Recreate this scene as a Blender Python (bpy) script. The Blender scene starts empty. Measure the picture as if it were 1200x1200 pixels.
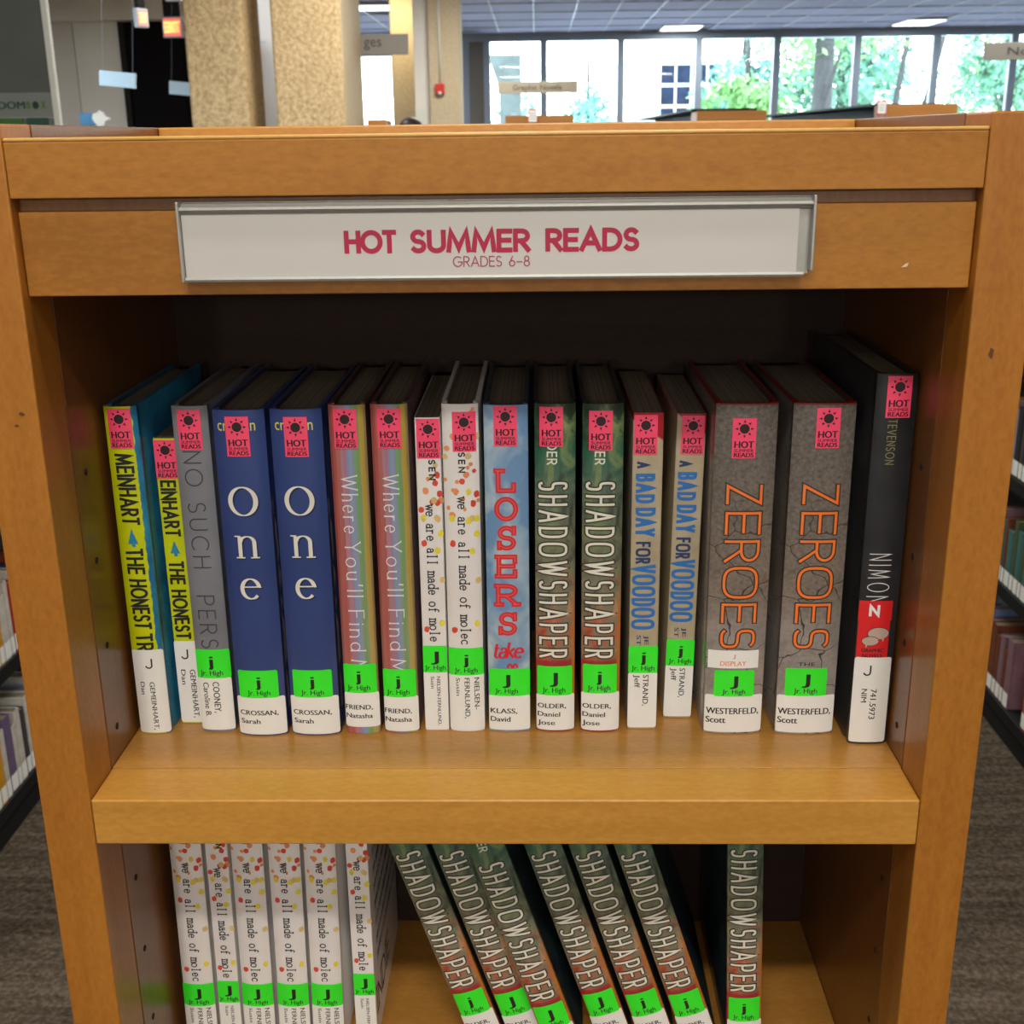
import bpy, bmesh, math, random
from mathutils import Vector, Matrix
import numpy as np
random.seed(7)
PI = math.pi
Z0 = 1.12            # height of the display shelf above the carpet; every z below is measured from that shelf
SC = bpy.context.scene
COL = SC.collection
D = bpy.data

# ------------------------------------------------------------------ camera
def make_camera():
    yaw, pitch, roll = -0.02341, 0.30518, -0.0124
    F = Vector((math.sin(yaw)*math.cos(pitch), math.cos(yaw)*math.cos(pitch), -math.sin(pitch)))
    R = F.cross(Vector((0, 0, 1))).normalized()
    U = R.cross(F)
    R2 = math.cos(roll)*R + math.sin(roll)*U
    U2 = -math.sin(roll)*R + math.cos(roll)*U
    cd = D.cameras.new('camera')
    cd.sensor_width = 36; cd.sensor_fit = 'HORIZONTAL'
    cd.lens = 1391.156/1200*36
    cd.clip_start = 0.02; cd.clip_end = 300
    cd.dof.use_dof = True; cd.dof.focus_distance = 0.74; cd.dof.aperture_fstop = 24.0
    o = D.objects.new('camera', cd); COL.objects.link(o)
    m = Matrix((R2, U2, -F)).transposed().to_4x4()
    m.translation = Vector((0.02275, -0.62871, 0.37996 + Z0))
    o.matrix_world = m
    SC.camera = o
make_camera()

# ------------------------------------------------------------------ world, lights, exposure
W = D.worlds.new('sky'); SC.world = W; W.use_nodes = True
_bg = W.node_tree.nodes['Background']
_bg.inputs['Color'].default_value = (0.87, 0.95, 1.0, 1)
_bg.inputs['Strength'].default_value = 9.0
SC.view_settings.view_transform = 'Standard'
SC.view_settings.look = 'None'
SC.view_settings.exposure = 0.5
SC.view_settings.gamma = 1.0
SC.view_settings.use_curve_mapping = False
SC.cycles.max_bounces = 6
SC.cycles.diffuse_bounces = 3
SC.cycles.glossy_bounces = 3
SC.cycles.transparent_max_bounces = 12
SC.cycles.sample_clamp_indirect = 4
SC.cycles.caustics_reflective = False
SC.cycles.caustics_refractive = False
SC.cycles.use_denoising = True

CEIL = 2.14
KEY_W = 28.0      # the strip light over the reader, just behind the camera
ROOM_W = 40.0     # the other ceiling panels
# (x, y, power, size x, size y) of every ceiling light; fixtures are built round these further down
LIGHTS = [(0.02, -1.72, KEY_W, 1.2, 0.14),
          (-2.6, 0.6, ROOM_W, 1.2, 0.28), (2.9, 0.6, ROOM_W, 1.2, 0.28), (0.1, 3.4, ROOM_W, 1.2, 0.28),
          (-0.6, 7.0, 60, 1.2, 0.56), (3.4, 7.6, 60, 1.2, 0.56), (-2.2, 17.2, 60, 0.6, 0.6), (-1.66, 14.5, 13, 0.3, 0.3),
          (2.5, 21.2, 14, 0.62, 0.9), (6.4, 20.8, 14, 0.6, 1.0), (1.0, 15.2, 60, 0.6, 1.1), (5.4, 14.4, 60, 0.6, 1.1),
          (-3.7, 5.4, 105, 0.6, 0.3), (-0.5, 12.2, 60, 1.2, 0.3),  # both added: one brightens the left grey wall, one the alarm pier
          (0.1, -4.6, 14, 1.2, 0.3), (-2.7, -3.9, 12, 1.2, 0.3), (2.9, -3.9, 12, 1.2, 0.3), (-2.3, 9.9, 22, 0.6, 0.3), (0.1, -0.28, 13, 1.2, 0.14)]  # all added: three rear fills, one for the grey gap, one for the rail highlight
# unseen globe pendants added behind the reader as low warm fill: (x, y, z, power)
FILL_PENDANTS = [(-0.9, -5.0, 1.25, 48), (0.1, -5.8, 1.25, 56), (1.1, -5.0, 1.25, 48)]

def srgb(r, g, b):
    f = lambda c: (c/255/12.92) if c/255 <= 0.04045 else ((c/255+0.055)/1.055)**2.4
    return (f(r), f(g), f(b), 1)

# ------------------------------------------------------------------ material helpers
class NT:
    def __init__(s, name):
        s.m = D.materials.new(name); s.m.use_nodes = True
        s.t = s.m.node_tree; s.n = s.t.nodes; s.l = s.t.links
        s.b = s.n['Principled BSDF']
    def node(s, typ, **kw):
        n = s.n.new(typ)
        for k, v in kw.items():
            if hasattr(n, k): setattr(n, k, v)
            else: n.inputs[k].default_value = v
        return n
    def link(s, a, b): s.l.new(a, b)
    def coord(s, kind='Object'): return s.node('ShaderNodeTexCoord').outputs[kind]
    def mapped(s, scale=(1, 1, 1), loc=(0, 0, 0), src=None):
        m = s.node('ShaderNodeMapping'); m.inputs['Scale'].default_value = scale; m.inputs['Location'].default_value = loc
        s.link(src or s.coord(), m.inputs['Vector']); return m.outputs['Vector']
    def noise(s, vec, scale=5, detail=3, rough=0.5, dist=0.0):
        n = s.node('ShaderNodeTexNoise'); n.inputs['Scale'].default_value = scale; n.inputs['Detail'].default_value = detail
        n.inputs['Roughness'].default_value = rough; n.inputs['Distortion'].default_value = dist
        s.link(vec, n.inputs['Vector']); return n.outputs['Fac']
    def ramp(s, fac, stops, mode='LINEAR'):
        r = s.node('ShaderNodeValToRGB'); r.color_ramp.interpolation = mode
        e = r.color_ramp.elements
        while len(e) > 1: e.remove(e[-1])
        e[0].position = stops[0][0]; e[0].color = stops[0][1]
        for p, c in stops[1:]:
            x = e.new(p); x.color = c
        s.link(fac, r.inputs['Fac']); return r.outputs['Color']
    def mix(s, fac, a, b, mode='MIX'):
        m = s.node('ShaderNodeMix'); m.data_type = 'RGBA'; m.blend_type = mode
        for v, i in ((fac, 0), (a, 6), (b, 7)):
            if hasattr(v, 'is_linked') or hasattr(v, 'links'): s.link(v, m.inputs[i])
            else: m.inputs[i].default_value = v
        return m.outputs[2]
    def math(s, op, a, b=None):
        m = s.node('ShaderNodeMath'); m.operation = op
        for v, i in ((a, 0), (b, 1)):
            if v is None: continue
            if hasattr(v, 'links'): s.link(v, m.inputs[i])
            else: m.inputs[i].default_value = v
        return m.outputs[0]
    def rng(s, v, a, b, c=0.0, d=1.0):
        m = s.node('ShaderNodeMapRange'); s.link(v, m.inputs['Value'])
        for k, x in (('From Min', a), ('From Max', b), ('To Min', c), ('To Max', d)): m.inputs[k].default_value = x
        return m.outputs[0]
    def sep(s, vec=None):
        n = s.node('ShaderNodeSeparateXYZ'); s.link(vec or s.coord(), n.inputs[0]); return n.outputs
    def bump(s, h, strength=0.2, dist=0.001):
        n = s.node('ShaderNodeBump'); n.inputs['Strength'].default_value = strength; n.inputs['Distance'].default_value = dist
        s.link(h, n.inputs['Height']); s.link(n.outputs[0], s.b.inputs['Normal'])
    def fin(s, color, rough=0.5, spec=0.5, coat=0.0, metal=0.0, coat_rough=0.1):
        if hasattr(color, 'links'): s.link(color, s.b.inputs['Base Color'])
        else: s.b.inputs['Base Color'].default_value = color
        s.b.inputs['Roughness'].default_value = rough
        s.b.inputs['Specular IOR Level'].default_value = spec
        s.b.inputs['Coat Weight'].default_value = coat
        s.b.inputs['Coat Roughness'].default_value = coat_rough
        s.b.inputs['Metallic'].default_value = metal
        return s.m

def plain(name, c, rough=0.5, spec=0.5, coat=0.0, metal=0.0, var=0.06, vscale=40):
    t = NT(name)
    n = t.noise(t.coord(), vscale, 2)
    a = tuple(x*(1-var) for x in c[:3])+(1,); b = tuple(min(1, x*(1+var)) for x in c[:3])+(1,)
    return t.fin(t.ramp(n, [(0.3, a), (0.7, b)]), rough, spec, coat, metal)

def wood(name, axis, c1, c2, rough=0.5, coat=0.0):
    t = NT(name)
    sc = {'x': (2.5, 60, 60), 'z': (60, 60, 2.5), 'y': (60, 2.5, 60)}[axis]
    info = t.node('ShaderNodeObjectInfo')
    co = t.node('ShaderNodeVectorMath'); co.operation = 'ADD'
    t.link(t.coord(), co.inputs[0]); t.link(info.outputs['Random'], co.inputs[1])
    v = t.mapped(sc, src=co.outputs[0])
    g = t.noise(v, 1.0, 4, 0.6, 0.6)
    big = t.noise(t.mapped(tuple(x*0.12+1 for x in sc), src=co.outputs[0]), 1.2, 2)
    fl = t.noise(t.mapped(tuple(x*9 for x in ((20, 45, 45) if axis == 'x' else (45, 45, 20) if axis == 'z' else (45, 20, 45))), src=co.outputs[0]), 1.0, 2)
    f = t.math('ADD', t.math('MULTIPLY', g, 0.35), t.math('ADD', t.math('MULTIPLY', big, 0.3), t.math('MULTIPLY', fl, 0.35)))
    t.bump(fl, 0.05, 0.0003)
    return t.fin(t.ramp(f, [(0.39, c1), (0.61, c2)]), rough, 0.4, coat, coat_rough=0.2)

MAPLE_A = (0.345, 0.130, 0.013, 1); MAPLE_B = (0.465, 0.195, 0.024, 1)
M = {}
M['maple_x'] = wood('maple_veneer_across', 'x', MAPLE_A, MAPLE_B)
M['maple_z'] = wood('maple_veneer_upright', 'z', (0.355, 0.128, 0.014, 1), (0.455, 0.180, 0.024, 1), 0.42, 0.15)
M['maple_edge'] = wood('maple_solid_edging', 'x', (0.50, 0.232, 0.036, 1), (0.62, 0.305, 0.056, 1), 0.36, 0.2)
M['maple_head'] = wood('maple_head_rail', 'x', MAPLE_A, MAPLE_B, 0.5, 0.0)
M['highlight_lip'] = wood('maple_highlight_lip', 'x', (0.62, 0.34, 0.085, 1), (0.74, 0.43, 0.12, 1), 0.25, 0.5)  # paler, glossier maple with the edge highlight put into its colour
M['maple_shelf'] = wood('maple_shelf_board', 'x', (0.46, 0.205, 0.035, 1), (0.58, 0.275, 0.055, 1), 0.34, 0.3)
M['maple_dark'] = wood('maple_shaded_veneer', 'z', (0.185, 0.070, 0.015, 1), (0.25, 0.10, 0.023, 1), 0.36, 0.25)  # darker copy of the maple, interior shade put into the colour
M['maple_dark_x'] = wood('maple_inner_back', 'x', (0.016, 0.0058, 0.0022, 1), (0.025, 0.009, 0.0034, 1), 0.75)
M['hole'] = plain('dark_hole', (0.02, 0.01, 0.006), 0.9)
M['scuff'] = plain('dark_scuff', (0.13, 0.045, 0.01), 0.8)
M['chip'] = plain('pale_chip', (0.8, 0.6, 0.42), 0.8)
M['metal'] = plain('brushed_aluminium', (0.42, 0.42, 0.38), 0.34, 0.6, 0, 0.45, 0.03, 200)
M['card'] = plain('white_card', (0.61, 0.59, 0.55), 0.35, 0.5, 0.2, 0, 0.01, 15)
M['red_ink'] = plain('crimson_ink', srgb(178, 22, 66), 0.5, var=0.02)
M['thin_red_ink'] = plain('dull_crimson_ink', srgb(165, 52, 86), 0.5, var=0.02)
M['paper'] = plain('label_paper', (0.87, 0.89, 0.85), 0.45, 0.4, 0.15, 0, 0.015, 60)
M['ink'] = plain('black_ink', (0.012, 0.012, 0.012), 0.5)
M['green'] = plain('fluorescent_green_label', (0.04, 0.92, 0.03), 0.5, 0.4, 0.1, 0, 0.03, 80)
M['pink'] = plain('hot_pink_sticker', (0.97, 0.075, 0.17), 0.5, 0.4, 0.1, 0, 0.03, 80)
M['pink_edge'] = plain('sticker_dark_ink', (0.02, 0.006, 0.008), 0.6)
M['white_ink'] = plain('cream_white_ink', (0.80, 0.78, 0.66), 0.45)
M['pure_white'] = plain('white_ink', (0.82, 0.80, 0.78), 0.5)
M['yellow_ink'] = plain('yellow_ink', (0.72, 0.66, 0.10), 0.5)
M['olive_ink'] = plain('dull_olive_ink', (0.30, 0.29, 0.10), 0.5)
M['orange_ink'] = plain('orange_ink', (0.95, 0.20, 0.03), 0.45)
M['blue_ink'] = plain('cobalt_ink', (0.025, 0.17, 0.50), 0.45)
M['navy_ink'] = plain('navy_ink', (0.02, 0.045, 0.13), 0.45)
M['loser_red'] = plain('poppy_red_ink', (0.70, 0.022, 0.03), 0.45)
M['rose_ink'] = plain('rose_ink', (0.80, 0.16, 0.14), 0.5)
M['blue_arrow'] = plain('teal_ink', (0.02, 0.25, 0.42), 0.5)
M['shadow_ink'] = plain('dark_olive_ink', (0.035, 0.035, 0.022), 0.5)
M['charcoal_ink'] = plain('charcoal_ink', (0.05, 0.052, 0.062), 0.5)
M['label_red'] = plain('red_label', (0.75, 0.014, 0.018), 0.5, var=0.03)
M['bubble'] = plain('buff_bubble', (0.55, 0.42, 0.34), 0.5)
M['peach_ink'] = plain('peach_ink', (0.85, 0.28, 0.16), 0.5)
M['navy_shadow'] = plain('deep_blue_ink', (0.008, 0.014, 0.07), 0.5)
M['dot_orange'] = plain('orange_spot', (0.82, 0.30, 0.11), 0.5, var=0.15)
M['dot_red'] = plain('red_spot', (0.74, 0.075, 0.045), 0.5, var=0.15)
M['dot_yellow'] = plain('yellow_spot', (0.83, 0.70, 0.04), 0.5, var=0.1)
M['dot_sand'] = plain('sand_spot', (0.72, 0.52, 0.20), 0.5, var=0.15)

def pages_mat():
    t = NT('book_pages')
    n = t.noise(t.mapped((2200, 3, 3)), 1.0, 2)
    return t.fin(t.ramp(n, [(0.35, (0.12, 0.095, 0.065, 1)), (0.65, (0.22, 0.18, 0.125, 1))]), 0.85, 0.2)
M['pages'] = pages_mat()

# ---- cover designs (all use the book's own coordinates: x across the spine, y into the shelf, z up)
GL = dict(rough=0.30, spec=0.5, coat=0.35)
def cov_yellow():
    t = NT('yellow_and_blue_cover'); s = t.sep()
    nz = t.noise(t.mapped((0, 0, 1)), 120, 2)
    edge = t.math('ADD', s[0], t.math('MULTIPLY', t.math('SUBTRACT', nz, 0.5), 0.004))
    m1 = t.rng(edge, 0.0072, 0.0076, 1, 0)
    m2 = t.rng(s[1], 0.0020, 0.0030, 1, 0)
    lo = t.rng(s[2], 0.058, 0.060, 0, 1)
    m = t.math('MULTIPLY', t.math('MULTIPLY', m1, m2), 1.0)
    bl = t.ramp(t.noise(t.coord(), 60, 4, 0.6), [(0.3, (0.012, 0.13, 0.26, 1)), (0.7, (0.03, 0.27, 0.46, 1))])
    ye = t.ramp(t.noise(t.coord(), 30, 2), [(0.3, (0.52, 0.60, 0.004, 1)), (0.7, (0.64, 0.70, 0.008, 1))])
    return t.fin(t.mix(m, bl, ye), **GL)
def cov_simple(name, a, b, sc=25, **kw):
    t = NT(name); k = dict(GL); k.update(kw)
    return t.fin(t.ramp(t.noise(t.coord(), sc, 3, 0.55), [(0.3, a), (0.7, b)]), **k)
def cov_stripes():
    t = NT('striped_rainbow_cover'); s = t.sep()
    nz = t.noise(t.mapped((0, 0, 1)), 45, 2)
    x = t.math('ADD', s[0], t.math('MULTIPLY', t.math('SUBTRACT', nz, 0.5), 0.0016))
    f = t.rng(x, -0.0118, 0.0118)
    c = t.ramp(f, [(0.0, (0.28, 0.06, 0.05, 1)), (0.08, (0.42, 0.085, 0.075, 1)), (0.30, (0.40, 0.17, 0.26, 1)), (0.46, (0.19, 0.29, 0.48, 1)),
                   (0.64, (0.13, 0.33, 0.10, 1)), (0.80, (0.46, 0.33, 0.05, 1)), (0.93, (0.24, 0.16, 0.06, 1))], 'CONSTANT')
    fine = t.noise(t.mapped((400, 400, 6)), 1.0, 3)
    c2 = t.mix(t.rng(fine, 0.35, 0.7, 0, 0.35), c, (0.5, 0.42, 0.36, 1))
    side = t.ramp(t.noise(t.coord(), 45, 3), [(0.3, (0.05, 0.03, 0.03, 1)), (0.7, (0.18, 0.08, 0.09, 1))])
    c3 = t.mix(t.rng(s[1], 0.003, 0.006), c2, side)
    return t.fin(c3, **GL)
def cov_sky():
    t = NT('sky_and_cloud_cover'); s = t.sep()
    n = t.noise(t.mapped((1, 1, 0.75)), 38, 3, 0.5, 0.4)
    c = t.ramp(n, [(0.45, (0.16, 0.31, 0.52, 1)), (0.60, (0.42, 0.55, 0.62, 1)), (0.70, (0.66, 0.68, 0.62, 1))])
    side = t.mix(t.rng(s[1], 0.001, 0.006), c, (0.015, 0.05, 0.08, 1))
    return t.fin(side, **GL)
def cov_shadow():
    t = NT('mottled_green_rust_cover'); s = t.sep()
    n1 = t.noise(t.mapped((1, 1, 0.6)), 70, 4, 0.6, 1.2)
    n2 = t.noise(t.mapped((1, 1, 0.7), (0.3, 0.1, 0.7)), 95, 3, 0.55, 0.6)
    zz = t.rng(s[2], 0.0, 0.224)
    base = t.ramp(zz, [(0.0, (0.06, 0.03, 0.05, 1)), (0.20, (0.20, 0.03, 0.03, 1)), (0.26, (0.30, 0.20, 0.12, 1)), (0.45, (0.20, 0.20, 0.14, 1)),
                       (0.62, (0.15, 0.17, 0.11, 1)), (0.76, (0.10, 0.16, 0.12, 1)), (0.86, (0.03, 0.14, 0.08, 1)), (0.97, (0.025, 0.05, 0.03, 1))])
    moss = t.mix(t.math('MULTIPLY', t.rng(n1, 0.48, 0.66), t.rng(zz, 0.35, 0.6)), base, (0.24, 0.31, 0.12, 1))
    low = t.rng(zz, 0.55, 0.32)
    rust = t.mix(t.math('MULTIPLY', t.rng(n2, 0.52, 0.60), low), moss, (0.55, 0.10, 0.05, 1))
    rust2 = t.mix(t.math('MULTIPLY', t.rng(n1, 0.56, 0.64), low), rust, (0.58, 0.30, 0.17, 1))
    red = t.mix(t.math('MULTIPLY', t.rng(zz, 0.235, 0.228), 0.85), rust2, (0.36, 0.012, 0.03, 1))
    dk = t.math('MULTIPLY', t.rng(n1, 0.45, 0.33), 0.7)
    c = t.mix(dk, red, (0.03, 0.035, 0.025, 1))
    edge = t.math('MULTIPLY', t.rng(s[0], 0.0098, 0.0118), t.rng(zz, 0.50, 0.36))
    c = t.mix(edge, c, (0.50, 0.17, 0.03, 1))
    side = t.ramp(t.noise(t.coord(), 60, 3), [(0.4, (0.012, 0.02, 0.025, 1)), (0.7, (0.03, 0.05, 0.055, 1))])
    c = t.mix(t.rng(s[1], 0.0025, 0.007), c, side)
    return t.fin(c, **GL)
def cov_voodoo():
    t = NT('tan_cover_with_red_top'); s = t.sep()
    n = t.noise(t.coord(), 60, 4, 0.6)
    tan = t.ramp(n, [(0.3, (0.40, 0.33, 0.21, 1)), (0.7, (0.52, 0.45, 0.31, 1))])
    zn = t.math('ADD', s[2], t.math('MULTIPLY', s[0], 0.7))
    c = t.mix(t.rng(zn, 0.205, 0.2065), tan, (0.36, 0.015, 0.02, 1))
    return t.fin(c, **GL)
def cov_concrete():
    t = NT('cracked_concrete_cover'); s = t.sep()
    n = t.noise(t.coord(), 38, 5, 0.62, 0.5)
    f = t.noise(t.coord(), 400, 3, 0.6)
    zz = t.rng(s[2], 0.0, 0.224)
    a = t.ramp(zz, [(0.0, (0.36, 0.34, 0.31, 1)), (0.30, (0.33, 0.30, 0.27, 1)), (0.45, (0.20, 0.155, 0.115, 1)), (0.75, (0.13, 0.105, 0.085, 1)), (1.0, (0.085, 0.075, 0.065, 1))])
    c = t.mix(t.rng(n, 0.35, 0.7, 0, 0.5), a, (0.03, 0.025, 0.02, 1))
    c = t.mix(t.rng(f, 0.3, 0.7, 0, 0.22), c, (0.6, 0.56, 0.5, 1))
    vo = t.node('ShaderNodeTexVoronoi'); vo.feature = 'DISTANCE_TO_EDGE'; vo.inputs['Scale'].default_value = 26
    nn = t.node('ShaderNodeTexNoise'); nn.inputs['Scale'].default_value = 60; t.link(t.coord(), nn.inputs['Vector'])
    vm = t.node('ShaderNodeVectorMath'); vm.operation = 'MULTIPLY_ADD'; t.link(nn.outputs['Color'], vm.inputs[0]); vm.inputs[1].default_value = (0.014,)*3
    t.link(t.mapped((0.8, 0.8, 1)), vm.inputs[2]); t.link(vm.outputs[0], vo.inputs['Vector'])
    crack = t.math('MULTIPLY', t.rng(vo.outputs['Distance'], 0.010, 0.003), t.rng(zz, 0.80, 0.60))
    c = t.mix(t.math('MULTIPLY', crack, 0.9), c, (0.015, 0.01, 0.008, 1))
    c = t.mix(t.rng(s[2], 0.2225, 0.2230), c, (0.22, 0.01, 0.01, 1))
    t.bump(n, 0.15, 0.0008)
    return t.fin(c, **GL)
COVERS = {
    'honest': cov_yellow(),
    'grey': cov_simple('steel_grey_cover', (0.17, 0.18, 0.20, 1), (0.25, 0.26, 0.285, 1), 18),
    'one': cov_simple('royal_blue_cover', (0.030, 0.056, 0.19, 1), (0.042, 0.074, 0.235, 1), 12),
    'stripes': cov_stripes(),
    'dots': cov_simple('white_cover', (0.80, 0.775, 0.74, 1), (0.88, 0.855, 0.82, 1), 14, rough=0.35),
    'losers': cov_sky(), 'shadow': cov_shadow(), 'voodoo': cov_voodoo(), 'zeroes': cov_concrete(),
    'nimona': cov_simple('charcoal_cover', (0.016, 0.018, 0.020, 1), (0.034, 0.037, 0.042, 1), 30, rough=0.28),
}

# ------------------------------------------------------------------ mesh / object helpers
def mkmesh(name, verts, faces, mat, smooth=False):
    me = D.meshes.new(name); me.from_pydata([tuple(v) for v in verts], [], faces); me.update()
    if mat is not None: me.materials.append(mat)
    if smooth:
        for p in me.polygons: p.use_smooth = True
    return me
def link(name, data, parent=None, loc=(0, 0, 0), rot=None):
    o = D.objects.new(name, data); COL.objects.link(o)
    if parent is not None: o.parent = parent
    o.location = loc
    if rot: o.rotation_euler = rot
    return o
def root(name, loc, label, cat, group=None, rot=(0, 0, 0)):
    o = D.objects.new(name, None); COL.objects.link(o); o.empty_display_size = 0.05
    o.location = (loc[0], loc[1], loc[2]+Z0); o.rotation_euler = rot
    o['label'] = label; o['category'] = cat
    if group: o['group'] = group
    return o
def tag(o, label, cat, group=None):
    o['label'] = label; o['category'] = cat
    if group: o['group'] = group
    return o
def boxmesh(name, x0, x1, y0, y1, z0, z1, mat, bevel=0.0, seg=2):
    bm = bmesh.new()
    bmesh.ops.create_cube(bm, size=1)
    for v in bm.verts:
        v.co = Vector((x0+(v.co.x+0.5)*(x1-x0), y0+(v.co.y+0.5)*(y1-y0), z0+(v.co.z+0.5)*(z1-z0)))
    if bevel > 0:
        bmesh.ops.bevel(bm, geom=list(bm.edges), offset=bevel, segments=seg, profile=0.5, affect='EDGES')
    me = D.meshes.new(name); bm.to_mesh(me); bm.free(); me.materials.append(mat)
    return me
def box(name, x0, x1, y0, y1, z0, z1, mat, parent=None, bevel=0.0, seg=2):
    me = boxmesh(name, x0, x1, y0, y1, z0, z1, mat, bevel, seg)
    return link(name, me, parent, (0, 0, 0) if parent is not None else (0, 0, Z0))
def lathe(name, prof, mat, parent, n=20, axis='z', loc=(0, 0, 0)):
    vs = []; fs = []
    for i, (r, z) in enumerate(prof):
        for k in range(n):
            a = 2*PI*k/n; vs.append((r*math.cos(a), r*math.sin(a), z))
    for i in range(len(prof)-1):
        for k in range(n):
            a = i*n+k; b = i*n+(k+1) % n; fs.append((a, b, b+n, a+n))
    fs.append(tuple(range(n))[::-1]); fs.append(tuple((len(prof)-1)*n+k for k in range(n)))
    if axis == 'y': vs = [(x, z, y) for x, y, z in vs]
    if axis == 'x': vs = [(z, x, y) for x, y, z in vs]
    return link(name, mkmesh(name, vs, fs, mat, True), parent, loc)
def struct(o): o['kind'] = 'structure'; return o

# ------------------------------------------------------------------ stroke lettering
def arc(cx, cy, rx, ry, a0, a1, n=None, sq=2.0):
    n = n or max(4, int(abs(a1-a0)/15))
    out = []
    for i in range(n+1):
        a = math.radians(a0+(a1-a0)*i/n); c, s_ = math.cos(a), math.sin(a)
        e = 2.0/sq
        out.append((cx+rx*math.copysign(abs(c)**e, c), cy+ry*math.copysign(abs(s_)**e, s_)))
    return out
def glyphs(sq=2.0):
    A = lambda *a: arc(*a, sq=sq)
    G = {}
    G['A'] = (.78, [[(0, 0), (.39, 1), (.78, 0)], [(.13, .33), (.65, .33)]])
    G['B'] = (.56, [[(0, 0), (0, 1)], [(0, 1), (.28, 1)]+A(.28, .76, .24, .24, 90, -90)+[(0, .52)], [(0, .52), (.30, .52)]+A(.30, .26, .26, .26, 90, -90)+[(0, 0)]])
    G['C'] = (.78, [A(.45, .5, .45, .5, 48, 312)])
    G['D'] = (.68, [[(0, 0), (0, 1)], [(0, 1), (.26, 1)]+A(.26, .5, .42, .5, 90, -90)+[(0, 0)]])
    G['E'] = (.5, [[(0, 0), (0, 1)], [(0, 1), (.5, 1)], [(0, .52), (.46, .52)], [(0, 0), (.5, 0)]])
    G['F'] = (.48, [[(0, 0), (0, 1)], [(0, 1), (.48, 1)], [(0, .52), (.43, .52)]])
    G['G'] = (.88, [A(.46, .5, .46, .5, 48, 350)+[(.9, .46), (.5, .46)]])
    G['H'] = (.64, [[(0, 0), (0, 1)], [(.64, 0), (.64, 1)], [(0, .52), (.64, .52)]])
    G['I'] = (.0, [[(0, 0), (0, 1)]])
    G['J'] = (.36, [[(.36, 1), (.36, .22)]+A(.18, .22, .18, .22, 0, -170)])
    G['K'] = (.6, [[(0, 0), (0, 1)], [(.56, 1), (0, .45)], [(.18, .62), (.6, 0)]])
    G['L'] = (.44, [[(0, 1), (0, 0)], [(0, 0), (.44, 0)]])
    G['M'] = (.88, [[(0, 0), (.1, 1), (.44, .12), (.78, 1), (.88, 0)]])
    G['N'] = (.66, [[(0, 0), (0, 1), (.66, 0), (.66, 1)]])
    G['O'] = (.96, [A(.48, .5, .48, .5, 90, 450)])
    G['P'] = (.54, [[(0, 0), (0, 1)], [(0, 1), (.27, 1)]+A(.27, .73, .27, .27, 90, -90)+[(0, .46)]])
    G['R'] = (.56, [[(0, 0), (0, 1)], [(0, 1), (.27, 1)]+A(.27, .74, .26, .26, 90, -90)+[(0, .48)], [(.24, .48), (.56, 0)]])
    G['S'] = (.54, [A(.27, .75, .23, .25, 35, 270)+A(.27, .25, .25, .25, 90, -145)[1:]])
    G['T'] = (.54, [[(.27, 0), (.27, 1)], [(0, 1), (.54, 1)]])
    G['U'] = (.62, [[(0, 1), (0, .3)]+A(.31, .3, .31, .3, 180, 360)+[(.62, 1)]])
    G['V'] = (.7, [[(0, 1), (.35, 0), (.7, 1)]])
    G['W'] = (1.05, [[(0, 1), (.26, 0), (.52, .95), (.78, 0), (1.05, 1)]])
    G['X'] = (.64, [[(0, 0), (.64, 1)], [(0, 1), (.64, 0)]])
    G['Y'] = (.62, [[(0, 1), (.31, .48), (.31, 0)], [(.62, 1), (.31, .48)]])
    G['Z'] = (.58, [[(0, 1), (.58, 1), (0, 0), (.58, 0)]])
    G['6'] = (.5, [A(.25, .28, .25, .28, 90, 450), [(.02, .34), (.3, 1)]])
    G['8'] = (.5, [A(.25, .26, .25, .26, 90, 450), A(.25, .76, .2, .24, 90, 450)])
    G['-'] = (.3, [[(0, .36), (.3, .36)]]); G['~'] = (.5, [[(0, .42), (.5, .42)]])
    G["'"] = (.0, [[(0, .74), (.03, 1)]]); G[' '] = (.34, [])
    G['a'] = (.46, [A(.23, .42, .19, .2, 160, 0)+[(.42, 0)], [(.42, .37)]+A(.21, .18, .2, .18, 80, 330)])
    G['c'] = (.46, [A(.27, .31, .27, .31, 48, 312)])
    G['d'] = (.52, [A(.25, .31, .25, .31, 90, 450), [(.5, 0), (.5, 1)]])
    G['e'] = (.52, [[(.02, .33), (.50, .33)]+A(.26, .31, .25, .31, 8, 318)])
    G['f'] = (.34, [[(.12, 0), (.12, .8)]+A(.28, .8, .16, .2, 180, 50), [(0, .62), (.32, .62)]])
    G['g'] = (.52, [A(.25, .31, .25, .31, 90, 450), [(.5, .62), (.5, -.1)]+A(.25, -.1, .25, .2, 0, -150)])
    G['h'] = (.46, [[(0, 0), (0, 1)], [(0, .34)]+A(.22, .36, .22, .26, 180, 0)+[(.44, 0)]])
    G['i'] = (.0, [[(0, 0), (0, .62)], [(0, .84), (0, .93)]])
    G['j'] = (.2, [[(.2, .62), (.2, -.1)]+A(.05, -.1, .15, .16, 0, -120), [(.2, .84), (.2, .95)]])
    G['k'] = (.44, [[(0, 0), (0, 1)], [(.4, .62), (0, .24)], [(.14, .36), (.44, 0)]])
    G['l'] = (.0, [[(0, 0), (0, 1)]])
    G['m'] = (.78, [[(0, 0), (0, .62)], [(0, .36)]+A(.19, .38, .19, .24, 180, 0)+[(.38, 0)], [(.38, .36)]+A(.57, .38, .19, .24, 180, 0)+[(.76, 0)]])
    G['n'] = (.46, [[(0, 0), (0, .62)], [(0, .34)]+A(.22, .36, .22, .26, 180, 0)+[(.44, 0)]])
    G['o'] = (.54, [A(.27, .31, .27, .31, 90, 450)])
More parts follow.
